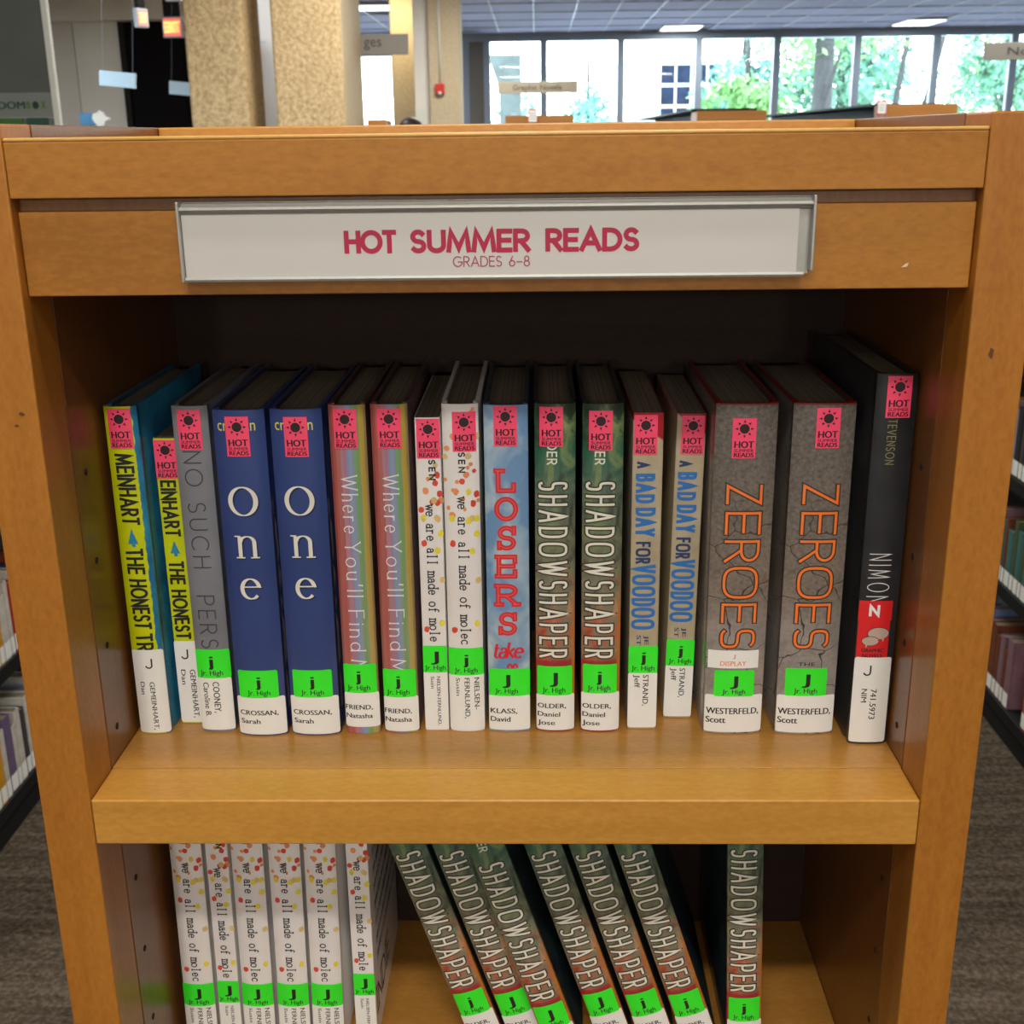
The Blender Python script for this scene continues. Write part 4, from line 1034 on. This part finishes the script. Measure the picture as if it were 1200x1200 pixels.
# yellow lit pier, pale strip and pier with the fire alarm
yp = root('concrete_pier', (-1.60, 15.2, FL), 'yellow lit concrete pier behind the grey hanging sign', 'column')
box('pier_shaft', -0.17, 0.20, -0.2, 0.2, 0, CEIL-FL, M['smooth_conc'], yp, 0.02)
wp = root('wall_pier', (-1.04, 14.3, FL), 'pale tan concrete pier with red fire alarm, left of the windows', 'column')
box('pier_shaft', -0.18, 0.18, -0.3, 0.3, 0, CEIL-FL, M['smooth_conc'], wp, 0.01)
box('plaster_strip', -0.36, -0.185, -0.2, 0.3, 0, CEIL-FL, M['wall_pale'], wp, 0.004)
lathe('conduit', [(0.012, 2.10), (0.012, CEIL-FL)], M['post'], wp, 10, 'z', (-0.05, -0.314, 0))
fa = root('fire_alarm', (-1.095, 13.985, 0.93), 'small red fire alarm on the pale tan pier', 'alarm')
box('alarm_box', -0.052, 0.052, -0.05, 0.0145, -0.05, 0.06, M['alarm'], fa, 0.006)
lathe('strobe_lens', [(0.014, -0.06), (0.022, -0.05), (0.024, -0.02)], M['wall'], fa, 16, 'y', (0, 0, -0.045))
nt = root('wall_notice', (-1.33, 14.09, 0.62), 'small pale notice on the plaster strip beside the fire alarm pier', 'notice')
box('notice_sheet', -0.07, 0.05, 0, 0.006, -0.14, 0.10, M['post'], nt)

# left corner: low ceiling, grey wall, black doorway, exit signs
struct(box('trim_6', RX0, -2.42, 4.0, 10.6, 1.45, 1.55, M['bulkhead']))
struct(box('trim_7', RX0, -2.42, 9.35, 9.5, 1.30, 1.45, M['bulkhead']))
gw2 = root('partition_wall', (-4.3, 9.5, FL), 'grey wall with a black doorway under the low ceiling at left', 'wall')
box('wall_panel', -2.6, 0.62, 0, 0.12, 0, 2.57, M['wall'], gw2)
box('wall_panel', 0.625, 0.985, 0, 0.12, 0, 2.57, M['wall_pale'], gw2)
dd = root('black_door', (-3.31, 9.5, FL), 'black double door beyond the left column under the exit signs', 'door')
box('door_frame', 0, 0.05, -0.02, 0.1, 0, 2.42, M['black'], dd, 0.004)
box('door_leaf', 0.055, 0.50, 0, 0.05, 0.01, 2.42, M['black_door'], dd, 0.004)
box('door_leaf', 0.505, 0.90, 0, 0.05, 0.01, 2.42, M['black_door'], dd, 0.004)
box('push_bar', 0.10, 0.46, -0.07, -0.01, 1.0, 1.05, M['metal'], dd, 0.01)
box('transom', 0, 0.90, 0, 0.05, 2.43, 2.57, M['black_door'], dd)

def exit_sign(x, y, z, w, h, rz, lab, txt=True):
    r = root('exit_sign', (x, y, z), lab, 'sign', 'lit exit signs', (0, 0, rz))
    box('sign_housing', -w/2-0.012, w/2+0.012, 0, 0.035, -h/2-0.012, h/2+0.012, M['mullion'], r, 0.005)
    f = box('lit_face', -w/2, w/2, -0.004, 0.001, -h/2, h/2, M['exit_red'], r)
    a = Layer(lambda u, v, off: (u, -0.004-off, v), 0.002); a.text('EXIT', fr_flat(-w*0.40, -h*0.33), w*0.8, h*0.66, 0.03); a.obj('sign_lettering', M['exit_txt'], f)
    box('ceiling_mount', -w*0.5, w*0.5, 0.005, 0.03, h/2+0.012, 1.44-z, M['black'], r, 0.004)
exit_sign(-2.545, 8.35, 1.155, 0.118, 0.115, 0, 'large glowing exit sign against the left column')
exit_sign(-2.332, 7.0, 1.093, 0.060, 0.085, 0.95, 'narrow glowing exit sign seen at an angle before the black door')
exit_sign(-2.17, 7.1, 1.235, 0.07, 0.06, 0, 'glowing exit sign cut off by the top of the picture')

def hanging_sign(x0, x1, y, z0, z1, mat, lab, text=None, tmat='sign_text', ceil=CEIL, rz=0, tilt=0):
    w = x1-x0; r = root('hanging_sign', ((x0+x1)/2, y, z0), lab, 'sign', None, (0, tilt, rz)); h = z1-z0
    b_ = box('sign_board', -w/2, w/2, 0, 0.02, 0, h, M[mat], r, 0.002)
    for s in (-0.42, 0.42): lathe('hanging_wire', [(0.0007, h), (0.0007, ceil-z0)], M['mullion'], r, 6, 'z', (s*w, 0.01, 0))
    if text:
        a = Layer(lambda u, v, off: (u, -off, v), 0.002)
        for (t_, u0, u1, vb, cap) in text: a.text(t_, fr_flat(-w/2+u0*w, vb*h), (u1-u0)*w, cap*h, 0.0)
        a.obj('sign_lettering', M[tmat], b_)
hanging_sign(-1.38, -0.945, 9.0, 0.995, 1.142, 'sign_grey', 'grey hanging sign ending in ges beside the wide tan column', [('ges', 0.225, 0.53, 0.40, 0.50)])
hanging_sign(-0.396, 0.47, 13.0, 0.838, 0.962, 'sign_tan', 'tan hanging sign reading Graphic Novels before the windows', [('Graphic Novels', 0.19, 0.80, 0.28, 0.44)])
hanging_sign(3.045, 3.75, 8.0, 0.843, 0.955, 'sign_grey', 'grey hanging sign reading Non at the right picture edge', [('Non', 0.22, 0.50, 0.30, 0.42)])
hanging_sign(-2.290, -2.100, 6.0, 0.662, 0.738, 'sign_blue', 'light blue hanging sign crossing the grey wall and black door', [('Information', 0.2, 0.85, 0.3, 0.35)][:0], ceil=1.44, tilt=0.10)
hanging_sign(-2.584, -2.40, 8.25, 0.698, 0.787, 'sign_blue', 'light blue hanging sign tucked behind the left column edge', None, ceil=1.44, tilt=0.10)

# booth with lettering at the far left
bt = root('glass_booth', (-2.6, 5.0, FL), 'dark grey glass booth with white corner post and BOOMBOX lettering', 'booth')
box('corner_post', 0.438, 0.466, -0.01, 0.02, 0, CEIL-FL, M['post'], bt, 0.003)
box('upper_panel', -0.9, 0.437, -0.004, 0.006, 1.72, CEIL-FL, M['booth'], bt)
pl_ = box('lettering_panel', -0.9, 0.437, -0.006, 0.006, 1.615, 1.719, M['booth_pale'], bt)
box('green_panel', 0.10, 0.292, -0.008, 0.006, 0.9, 1.613, M['green_panel'] if 'green_panel' in M else plain('green_panel', (0.06, 0.17, 0.035), 0.5), bt, 0.002)
box('teal_panel', 0.312, 0.408, -0.008, 0.006, 0.9, 1.613, plain('teal_panel', (0.02, 0.09, 0.07), 0.5), bt, 0.002)
box('lower_panel', -0.9, 0.437, 0.007, 0.012, 0, 1.612, M['booth_pale'], bt)
fb = lambda u, v, off: (u, -0.006-off, v)
a = Layer(fb, 0.001); a.text('BOOM', fr_flat(0.158, 1.652), 0.155, 0.031, 0.012); a.obj('lettering', plain('dark_teal_text', (0.015, 0.05, 0.045), 0.5), pl_)
a = Layer(fb, 0.001); a.text('B', fr_flat(0.322, 1.652), 0.016, 0.031, 0.012); a.text('X', fr_flat(0.388, 1.652), 0.020, 0.031, 0.012); a.obj('lettering', plain('olive_text', (0.11, 0.17, 0.03), 0.5), pl_)
a = Layer(fb, 0.001); a.disc(0.362, 1.667, 0.015, 0.017, 20); a.obj('lettering', plain('dark_green_text', (0.01, 0.045, 0.02), 0.5), pl_)
# blue notice with a white pointing hand
hd = root('pointing_hand_sign', (-3.05, 8.0, 0.545), 'blue wall notice with a white pointing hand beside the booth post', 'sign')
box('blue_board', -0.10, 0.03, 0.0, 0.03, -0.045, 0.035, plain('blue_board', (0.04, 0.22, 0.45), 0.5), hd, 0.003)
hv = [(0.01, -0.03), (0.04, -0.055), (0.075, -0.045), (0.085, -0.02), (0.115, -0.012), (0.12, 0.002), (0.085, 0.012), (0.075, 0.035), (0.05, 0.052), (0.035, 0.035), (0.005, 0.03), (-0.005, 0.0)]
n_ = len(hv)
link('white_hand', mkmesh('white_hand', [(x, -0.012, z) for x, z in hv]+[(x, 0.012, z) for x, z in hv], [tuple(range(n_))[::-1], tuple(range(n_, 2*n_))]+[(i, (i+1) % n_, n_+(i+1) % n_, n_+i) for i in range(n_)], M['post']), hd, (0, -0.014, 0))
box('board_stand', -0.05, -0.03, 0.03, 0.05, FL-0.545, -0.04, M['mullion'], hd)

# far bookcases whose tops show over ours
def far_case(x0, x1, y, zt, lab, card=None):
    r = root('bookcase', ((x0+x1)/2, y, FL), lab, 'bookcase'); hw = (x1-x0)/2; H = zt-FL
    box('end_panel', -hw, hw, 0, 0.03, 0, H, M['case_back'], r, 0.003)
    box('top_cap', -hw, hw, 0.03, 0.36, H-0.03, H-0.005, M['case_back'], r, 0.002)
    for s in (-1, 1): box('side_panel', s*hw-(0.025 if s > 0 else 0), s*hw+(0.025 if s < 0 else 0), 0.03, 0.36, 0, H-0.03, M['case_back'], r, 0.002)
    for k in range(4): box('shelf', -hw+0.026, hw-0.026, 0.03, 0.34, 0.12+0.36*k, 0.145+0.36*k, M['case_back'], r)
    return r
far_case(-0.217, 0.308, 9, 0.545, 'low maple bookcase end under the Graphic Novels sign')
far_case(1.255, 1.787, 9, 0.560, 'low maple bookcase end in front of the centre windows')
far_case(2.702, 3.237, 9, 0.590, 'low maple bookcase end at right with a white card on top')
far_case(-1.245, -1.10, 8.7, 0.525, 'narrow maple bookcase end beside the wide tan column')
for x, y, z, lab in ((-0.005, 9.05, 0.545, 'small white card with red edge on the centre maple bookcase'), (2.655, 9.05, 0.575, 'small white card with pink edge at the left of the right maple bookcase')):
    r = root('shelf_card', (x, y, z), lab, 'sign')
    box('card_holder', -0.036, 0.036, -0.07, -0.062, -0.05 if x < 1 else -0.06, 0.048, M['label_red'], r, 0.004)
    o = box('card_face', -0.030, 0.030, -0.0725, -0.0702, -0.05, 0.036, M['paper'], r)
    a = Layer(lambda u, v, off: (u, -0.0725-off, v), 0.001)
    for k in range(3): a.rect(-0.02, 0.02, -0.03+0.02*k, -0.024+0.02*k, 0, 2)
    a.obj('card_print', M['soft_text'], o)
def black_run(x0, x1, y0, y1, zt, lab, levels, books=None):
    r = root('metal_shelving', ((x0+x1)/2, y0, FL), lab, 'shelving'); hw = (x1-x0)/2; L = y1-y0; H = zt-FL
    box('canopy_top', -hw, hw, 0, L, H-0.02, H, M['black'], r, 0.002)
    box('base', -hw+0.006, hw-0.006, 0, L, 0, 0.088, M['black'], r, 0.002)
    box('centre_panel', -0.018, 0.018, 0.041, L-0.041, 0.12, H-0.021, M['black'], r)
    k = 0; yy = 0
    while yy <= L+0.01:
        box('upright', -0.02, 0.02, min(yy, L-0.04), min(yy, L-0.04)+0.04, 0.089, H-0.021, M['black'], r); yy += L/max(1, round(L/0.95))
    for z in levels:
        for s in (-1, 1):
            a, b = (-hw, -0.021) if s < 0 else (0.021, hw)
            box('shelf', a, b, 0.0, L, z-FL-0.035, z-FL, M['black'], r, 0.002)
    return r
black_run(1.26, 1.78, 9.4, 15, 0.585, 'black metal shelving run behind the centre maple bookcase end', [-1.0, -0.7, -0.4, -0.1, 0.2])
black_run(2.70, 3.23, 9.4, 15, 0.605, 'black metal shelving run behind the right maple bookcase end', [-1.0, -0.7, -0.4, -0.1, 0.2])
LEV = [-1.03, -0.73, -0.445, -0.155, 0.13]
black_run(-1.72, -1.17, 1.2, 3.9, 0.345, 'black metal shelving run left of the display bookcase', LEV)
black_run(1.21, 1.76, 1.2, 3.9, 0.345, 'black metal shelving run right of the display bookcase', LEV)

# books in the side aisles (spines to the aisle)
def aisle_proto(w, h, dep, cm):
    """book whose spine faces -y in its own frame; rotated into place"""
    return (cached(('ac', w, h, cm.name), lambda: cover_mesh(w, dep, h, 0.0012, 1, cm)), cached(('ap', w, h), lambda: pages_mesh(w, dep, h, 1)))
AC = {'yellow': srgb(205, 150, 30), 'white': srgb(200, 195, 185), 'dark grey': srgb(60, 60, 62), 'pale blue': srgb(130, 150, 190), 'purple': srgb(105, 90, 125), 'red': srgb(170, 40, 40), 'brown': srgb(110, 60, 40),
      'teal': srgb(60, 110, 110), 'black': srgb(22, 24, 30), 'green': srgb(70, 90, 60), 'orange': srgb(190, 90, 55), 'blue': srgb(60, 90, 160), 'mauve': srgb(130, 100, 110)}
ACM = {k: plain(k.replace(' ', '_')+'_book_cover', v, 0.35, 0.5, 0.2, var=0.18, vscale=30) for k, v in AC.items()}
lblm = {}
def aisle_book(x, y, z, side, color, w, h, lab, grp):
    """side -1: shelf on the left, spine faces +x"""
    dep = 0.15
    r = root('book', (x, y, z+0.0003), lab, 'book', grp, (0, 0, PI/2 if side < 0 else -PI/2))
    c, p = aisle_proto(w, h, dep, ACM[color])
    link('cover', c, r); link('page_block', p, r)
    k = (w,)
    if k not in lblm:
        a = Layer(lambda u, v, off: (u, -0.0012*(1-min(1, abs(2*u/w))**2.6)-off, v), 0.0004); a.rect(-w*0.46, w*0.46, 0.004, 0.042, 0.001, 6)
        lblm[k] = mkmesh('call_number_label', a.v, a.f, M['paper'])
    link('call_number_label', lblm[k], r)
tiers = {0: 'bottom shelf', 1: 'second shelf up', 2: 'third shelf up', 3: 'fourth shelf up'}
rb = random.Random(21)
def aisle_row(side, tier, y0, y1, seq):
    y = y0; i = 0; x = -1.176 if side < 0 else 1.216
    wh = 'left' if side < 0 else 'right'; seen = {}
    while y < y1:
        w = [0.022, 0.028, 0.018, 0.034][i*7 % 4]; h = [0.165, 0.185, 0.15, 0.175][(i*5+tier) % 4]
        if i < len(seq): color = seq[i]
        else: color = rb.choice(list(AC))
        if color == 'gap': y += 0.09; i += 1; continue
        n = seen.get(color, 0); seen[color] = n+1
        aisle_book(x, y+w/2, LEV[tier], side, color, w, h,
                   '%s book on the %s of the %s aisle shelving' % (color, tiers[tier], wh) if n == 0 else '%s book, %s %s one along the %s of the %s aisle' % (color, ['second', 'third', 'fourth', 'fifth', 'sixth', 'seventh'][min(n-1, 5)], color, tiers[tier], wh),
                   'books in the %s aisle' % wh)
        y += w+0.002; i += 1
aisle_row(-1, 0, 1.60, 2.0, ['white', 'yellow', 'white', 'yellow', 'white', 'purple', 'white', 'white', 'dark grey', 'white', 'pale blue', 'pale blue', 'pale blue', 'white'])
aisle_row(-1, 1, 1.66, 2.0, ['white', 'dark grey', 'brown', 'mauve', 'yellow', 'white', 'white', 'red', 'white'])
aisle_row(1, 0, 1.94, 2.40, ['orange', 'orange', 'red', 'orange', 'gap', 'mauve', 'brown', 'mauve', 'brown', 'brown', 'dark grey'])
aisle_row(1, 1, 2.02, 2.40, ['gap', 'teal', 'green', 'teal', 'green', 'teal', 'brown'])
aisle_row(1, 2, 2.00, 2.40, ['black', 'black', 'dark grey', 'blue', 'black', 'black', 'white', 'black', 'dark grey'])
aisle_row(1, 3, 2.00, 2.40, ['brown', 'brown', 'orange', 'brown', 'dark grey', 'brown'])

# person beyond: only the crown of the hair shows over the case
def person(x, y):
    r = root('person', (x, y, FL), 'person with dark hair seen over the bookcase top, before the yellow pier', 'person', None, (0, 0, PI))
    S = 0.985
    pts = {'pel': (0, 0, .95, .135), 'wa': (0, .01, 1.08, .115), 'ch': (0, 0, 1.28, .135), 'nk': (0, 0, 1.44, .055), 'hb': (0, .01, 1.50, .07), 'hm': (0, .0, 1.58, .088), 'ht': (0, .0, 1.63, .06)}
    edges = [('pel', 'wa'), ('wa', 'ch'), ('ch', 'nk'), ('nk', 'hb'), ('hb', 'hm'), ('hm', 'ht')]
    for s, n in ((-1, 'l'), (1, 'r')):
        pts.update({n+'sh': (s*.17, 0, 1.38, .055), n+'el': (s*.22, .02, 1.10, .042), n+'wr': (s*.22, -.06, .88, .030),
                    n+'hp': (s*.09, 0, .88, .09), n+'kn': (s*.10, -.01, .48, .058), n+'an': (s*.10, .02, .09, .038), n+'to': (s*.11, -.15, .04, .035)})
        edges += [('ch', n+'sh'), (n+'sh', n+'el'), (n+'el', n+'wr'), ('pel', n+'hp'), (n+'hp', n+'kn'), (n+'kn', n+'an'), (n+'an', n+'to')]
        pts[n+'pm'] = (s*.22, -.08, .80, .026); edges.append((n+'wr', n+'pm'))
        for f in range(4):
            fx = s*.22+(f-1.5)*.017
            pts[n+'f%d' % f] = (fx, -.085, .755, .009); pts[n+'g%d' % f] = (fx, -.07, .715-.008*(f in (1, 2)), .008)
            edges += [(n+'pm', n+'f%d' % f), (n+'f%d' % f, n+'g%d' % f)]
        pts[n+'t'] = (s*.22-s*.035, -.10, .80, .010); pts[n+'u'] = (s*.22-s*.045, -.105, .765, .009); edges += [(n+'pm', n+'t'), (n+'t', n+'u')]
    keys = list(pts); idx = {k: i for i, k in enumerate(keys)}
    me = D.meshes.new('body'); me.from_pydata([tuple(c*S for c in pts[k][:3]) for k in keys], [(idx[a], idx[b]) for a, b in edges], [])
    me.materials.append(M['skin']); me.materials.append(M['shirt']); me.materials.append(M['jeans'])
    o = link('body', me, r); md = o.modifiers.new('skin', 'SKIN')
    for i, k in enumerate(keys): me.skin_vertices[0].data[i].radius = (pts[k][3],)*2; me.skin_vertices[0].data[i].use_root = (k == 'pel')
    sb = o.modifiers.new('sub', 'SUBSURF'); sb.levels = 2; sb.render_levels = 2
    dg = bpy.context.evaluated_depsgraph_get(); dg.update()
    m2 = D.meshes.new_from_object(o.evaluated_get(dg)); o.modifiers.clear(); o.data = m2
    m2.materials.clear()
    for q in ('skin', 'shirt', 'jeans'): m2.materials.append(M[q])
    for p in m2.polygons:
        z = p.center.z; p.use_smooth = True
        p.material_index = 0 if z > 1.42 or (abs(p.center.x) > .17 and z < .93) else (1 if z > .95 else 2)
    # hair, nose, eyes, ears, shoes
    hv = []; hf = []; N = 18; R_ = 9
    for i in range(R_):
        ph = PI/2*(1-i/(R_-1)*1.45)
        for k in range(N):
            a_ = 2*PI*k/N; rr = 0.103*math.cos(ph)+0.002
            front = max(0, -math.sin(a_))
            hv.append((rr*math.cos(a_), 0.012+rr*1.12*math.sin(a_), 1.575+0.103*math.sin(ph)*(1 if ph > 0 else 1.25)+(0.05*front if ph < 0.3 else 0)))
    for i in range(R_-1):
        for k in range(N): hf.append((i*N+k, i*N+(k+1) % N, (i+1)*N+(k+1) % N, (i+1)*N+k))
    hf.append(tuple(range(N)))
    link('hair', mkmesh('hair', hv, hf, M['hair'], True), r)
    lathe('nose', [(0.014, 0), (0.011, 0.02), (0.004, 0.04)], M['skin'], r, 10, 'z', (0, -0.092, 1.535))
    for s in (-1, 1):
        lathe('eye', [(0.004, -0.004), (0.011, 0.0), (0.004, 0.004)], M['post'], r, 10, 'y', (s*0.033, -0.085, 1.565))
        lathe('ear', [(0.012, -0.008), (0.022, 0), (0.012, 0.008)], M['skin'], r, 10, 'x', (s*0.088, 0.0, 1.55))
        box('shoe', s*0.11-0.045, s*0.11+0.045, -0.20, 0.07, 0, 0.075, M['black'], r, 0.02, 3)
person(-1.02, 9.75)

# ------------------------------------------------------------------ outside the windows
M['grass'] = plain('pale_paving', (0.46, 0.48, 0.54), 0.9, var=0.3, vscale=2)
M['bark'] = plain('tree_bark', (0.035, 0.035, 0.036), 0.9, var=0.5, vscale=14)
M['leaf_a'] = plain('leaf_green', (0.10, 0.25, 0.16), 0.6, var=0.4, vscale=3)
M['leaf_b'] = plain('leaf_light_green', (0.16, 0.33, 0.11), 0.6, var=0.4, vscale=3)
M['leaf_c'] = plain('leaf_blue_green', (0.12, 0.31, 0.26), 0.6, var=0.4, vscale=3)
M['outer_conc'] = plain('outdoor_concrete', (0.050, 0.066, 0.066), 0.8, var=0.2, vscale=4)
M['white_wall'] = plain('white_outer_wall', (0.80, 0.82, 0.82), 0.8, var=0.03, vscale=2)
M['dark_pane'] = plain('dark_outer_glass', (0.012, 0.018, 0.04), 0.7, 0.1, var=0.4, vscale=6)
gr = box('ground', -20, 60, RY1+0.3, 90, FL-0.2, FL-0.1, M['grass']); tag(gr, 'pale paved ground outside the windows', 'ground')
def tree(x, y, hgt, cr, mat, label, seed, trunk=0.18, cz=None, nleaf=5200, flat_=1.0):
    r = root('tree', (x, y, FL-0.1), label, 'tree', 'trees outside the windows')
    rnd = random.Random(seed); nr = np.random.RandomState(seed)
    # trunk with two forks
    prof = [(trunk*1.25, 0), (trunk, hgt*0.12), (trunk*0.92, hgt*0.4), (trunk*0.7, hgt*0.75), (trunk*0.2, hgt*0.98)]
    lathe('trunk', prof, M['bark'], r, 12)
    for k in range(5):
        a = rnd.uniform(0, 2*PI); z0 = hgt*rnd.uniform(0.3, 0.6); l = cr*rnd.uniform(0.6, 0.9)
        p0 = Vector((0, 0, z0)); p1 = Vector((l*math.cos(a), l*math.sin(a)*0.8, z0+l*0.8)); d = (p1-p0); t_ = trunk*0.35
        u = d.cross(Vector((0, 0, 1))).normalized(); v = d.cross(u).normalized(); vs = []
        for q, rr in ((p0, t_), (p1, t_*0.3)):
            for i in range(6): vs.append(q+(u*math.cos(i*PI/3)+v*math.sin(i*PI/3))*rr)
        link('branch', mkmesh('branch', vs, [(i, (i+1) % 6, 6+(i+1) % 6, 6+i) for i in range(6)]+[tuple(range(6, 12))], M['bark']), r)
    # leaves: clumps of small quads
    cz = cz if cz is not None else hgt*0.72
    ncl = 46; cen = nr.normal(size=(ncl, 3)); cen /= np.linalg.norm(cen, axis=1)[:, None]
    cen *= (nr.rand(ncl, 1)**0.45)*np.array([cr, cr, cr*0.95*flat_]); cen[:, 2] += cz
    per = nleaf//ncl; vs = []; fs = []
    for c in cen:
        cs = cr*0.22
        p = c+nr.normal(size=(per, 3))*cs*0.55
        a1 = nr.normal(size=(per, 3)); a1 /= np.linalg.norm(a1, axis=1)[:, None]
        a2 = np.cross(a1, nr.normal(size=(per, 3))); a2 /= np.linalg.norm(a2, axis=1)[:, None]
        s_ = nr.uniform(0.07, 0.15, (per, 1))
        for i in range(per):
            b_ = len(vs); q = p[i]; e1 = a1[i]*s_[i]; e2 = a2[i]*s_[i]*0.5
            vs += [tuple(q-e1), tuple(q+e2), tuple(q+e1), tuple(q-e2)]; fs.append((b_, b_+1, b_+2, b_+3))
    o = link('foliage', mkmesh('foliage', vs, fs, mat), r); o['kind'] = 'stuff'
TR = [(6.95, 30, 7.5, 2.0, 'leaf_b', 'leafy tree with thick dark trunk, right of the window centre', 1, 0.26, 4.9), (6.45, 38.6, 5.5, 1.45, 'leaf_c', 'blue-green tree right of the dark panes of the white building', 2, 0.12, 2.7),
      (5.6, 32.8, 4.6, 1.3, 'leaf_b', 'light green bushy tree left of the thick trunk', 3, 0.10, 2.1), (8.6, 35, 6.0, 1.9, 'leaf_a', 'tree right of the thick trunk', 4, 0.12, 3.0),
      (10.9, 41, 7.0, 2.1, 'leaf_c', 'tall blue-green tree near the right windows', 5, 0.16, 3.4), (13.2, 35, 6.5, 1.8, 'leaf_a', 'tree behind the Non sign', 6, 0.12, 3.0), (1.7, 40, 4.6, 1.2, 'leaf_c', 'small sparse tree left of the white building', 7, 0.07, 2.0),
      (-0.7, 38, 4.5, 1.3, 'leaf_c', 'small blue-green tree beside the outdoor pier', 8, 0.07, 1.6), (15.0, 40, 7.5, 2.3, 'leaf_b', 'light green tree at the far right', 9, 0.15, 3.6)]
for x, y, hh, cr, mt, lab, sd, tk, cz in TR: tree(x, y, hh, cr, M[mt], lab, sd, tk, cz, nleaf=1100 if sd in (7, 8) else 2300)
# leaning slim trunks
for x, y, tl, lab in ((9.3, 33, 0.12, 'slim leaning trunk, left of the pair outside the right windows'), (9.9, 33, 0.20, 'slim leaning trunk, right of the pair outside the right windows')):
    r = root('leaning_tree', (x, y, FL-0.1), lab, 'tree', None, (0, tl, 0)); lathe('bark_trunk', [(0.10, 0), (0.08, 3), (0.05, 6)], M['bark'], r, 10)
# outdoor pier with flared head, white building with a dark gridded window
pr = root('outdoor_pier', (-0.62, 30, FL-0.1), 'grey concrete pier with flared head outside the first window', 'column')
vs = []; H2 = 2.28-FL+0.1
for z, xa, xb in ((0, -0.25, 0.28), (H2-0.75, -0.25, 0.28), (H2, -0.52, 0.28)):
    for (sx_, sy_) in ((xa, -0.3), (xb, -0.3), (xb, 0.3), (xa, 0.3)): vs.append((sx_, sy_, z))
fs = [(3, 2, 1, 0), (8, 9, 10, 11)]
for L_ in (0, 4):
    for i in range(4): fs.append((L_+i, L_+(i+1) % 4, L_+4+(i+1) % 4, L_+4+i))
link('pier_shaft', mkmesh('pier_shaft', vs, fs, M['outer_conc']), pr)
bd = root('building', (4.6, 42, FL-0.1), 'white building with a dark gridded window beyond the trees', 'building')
box('wall', -3.4, 2.6, 0, 1.0, 0, 3.9, M['white_wall'], bd)
box('roof', -3.5, 2.7, -0.1, 1.1, 3.9, 4.05, M['white_wall'], bd)
wf = box('window', -0.42, 1.75, -0.05, -0.01, 1.2, 4.0-0.05, M['white_wall'], bd)
for i in range(4):
    for j in range(4):
        box('pane', -0.38+0.53*i, -0.38+0.53*i+0.46, -0.07, -0.052, 1.25+0.68*j, 1.25+0.68*j+0.58, M['dark_pane'], wf)
# parked cars glimpsed under the Graphic Novels sign
M['car_a'] = plain('dark_blue_car_paint', (0.006, 0.010, 0.03), 0.5); M['car_b'] = plain('grey_car_paint', (0.012, 0.02, 0.024), 0.5)
for x, mt, lab in ((0.3, 'car_a', 'dark blue parked car glimpsed left of the mullion below the Graphic Novels sign'), (2.75, 'car_b', 'dark grey parked car glimpsed right of the mullion below the Graphic Novels sign')):
    r = root('car', (x, 46, 0.05), lab, 'car'); r.scale = (0.62, 0.62, 0.62)
    pf = [(-1.7, 0.25), (-1.7, 0.65), (-1.1, 0.78), (-0.6, 1.25), (0.6, 1.28), (1.2, 0.82), (1.75, 0.7), (1.8, 0.25)]; n_ = len(pf)
    link('car_body', mkmesh('car_body', [(a, -0.8, b) for a, b in pf]+[(a, 0.8, b) for a, b in pf], [tuple(range(n_)), tuple(range(n_, 2*n_))[::-1]]+[(i, n_+i, n_+(i+1) % n_, (i+1) % n_) for i in range(n_)], M[mt]), r)
    for s in (-1.05, 1.1): lathe('wheel', [(0.28, -0.82), (0.298, -0.7), (0.298, 0.7), (0.28, 0.82)], M['black'], r, 16, 'y', (s, 0, 0.3))
    box('side_window', -0.6, 0.75, -0.815, -0.79, 0.82, 1.15, M['dark_pane'], r)
bk = box('car_park', -8, 10, 43.6, 60, FL-0.1, 0.05, M['white_wall']); tag(bk, 'raised pale car park behind the white building', 'ground')
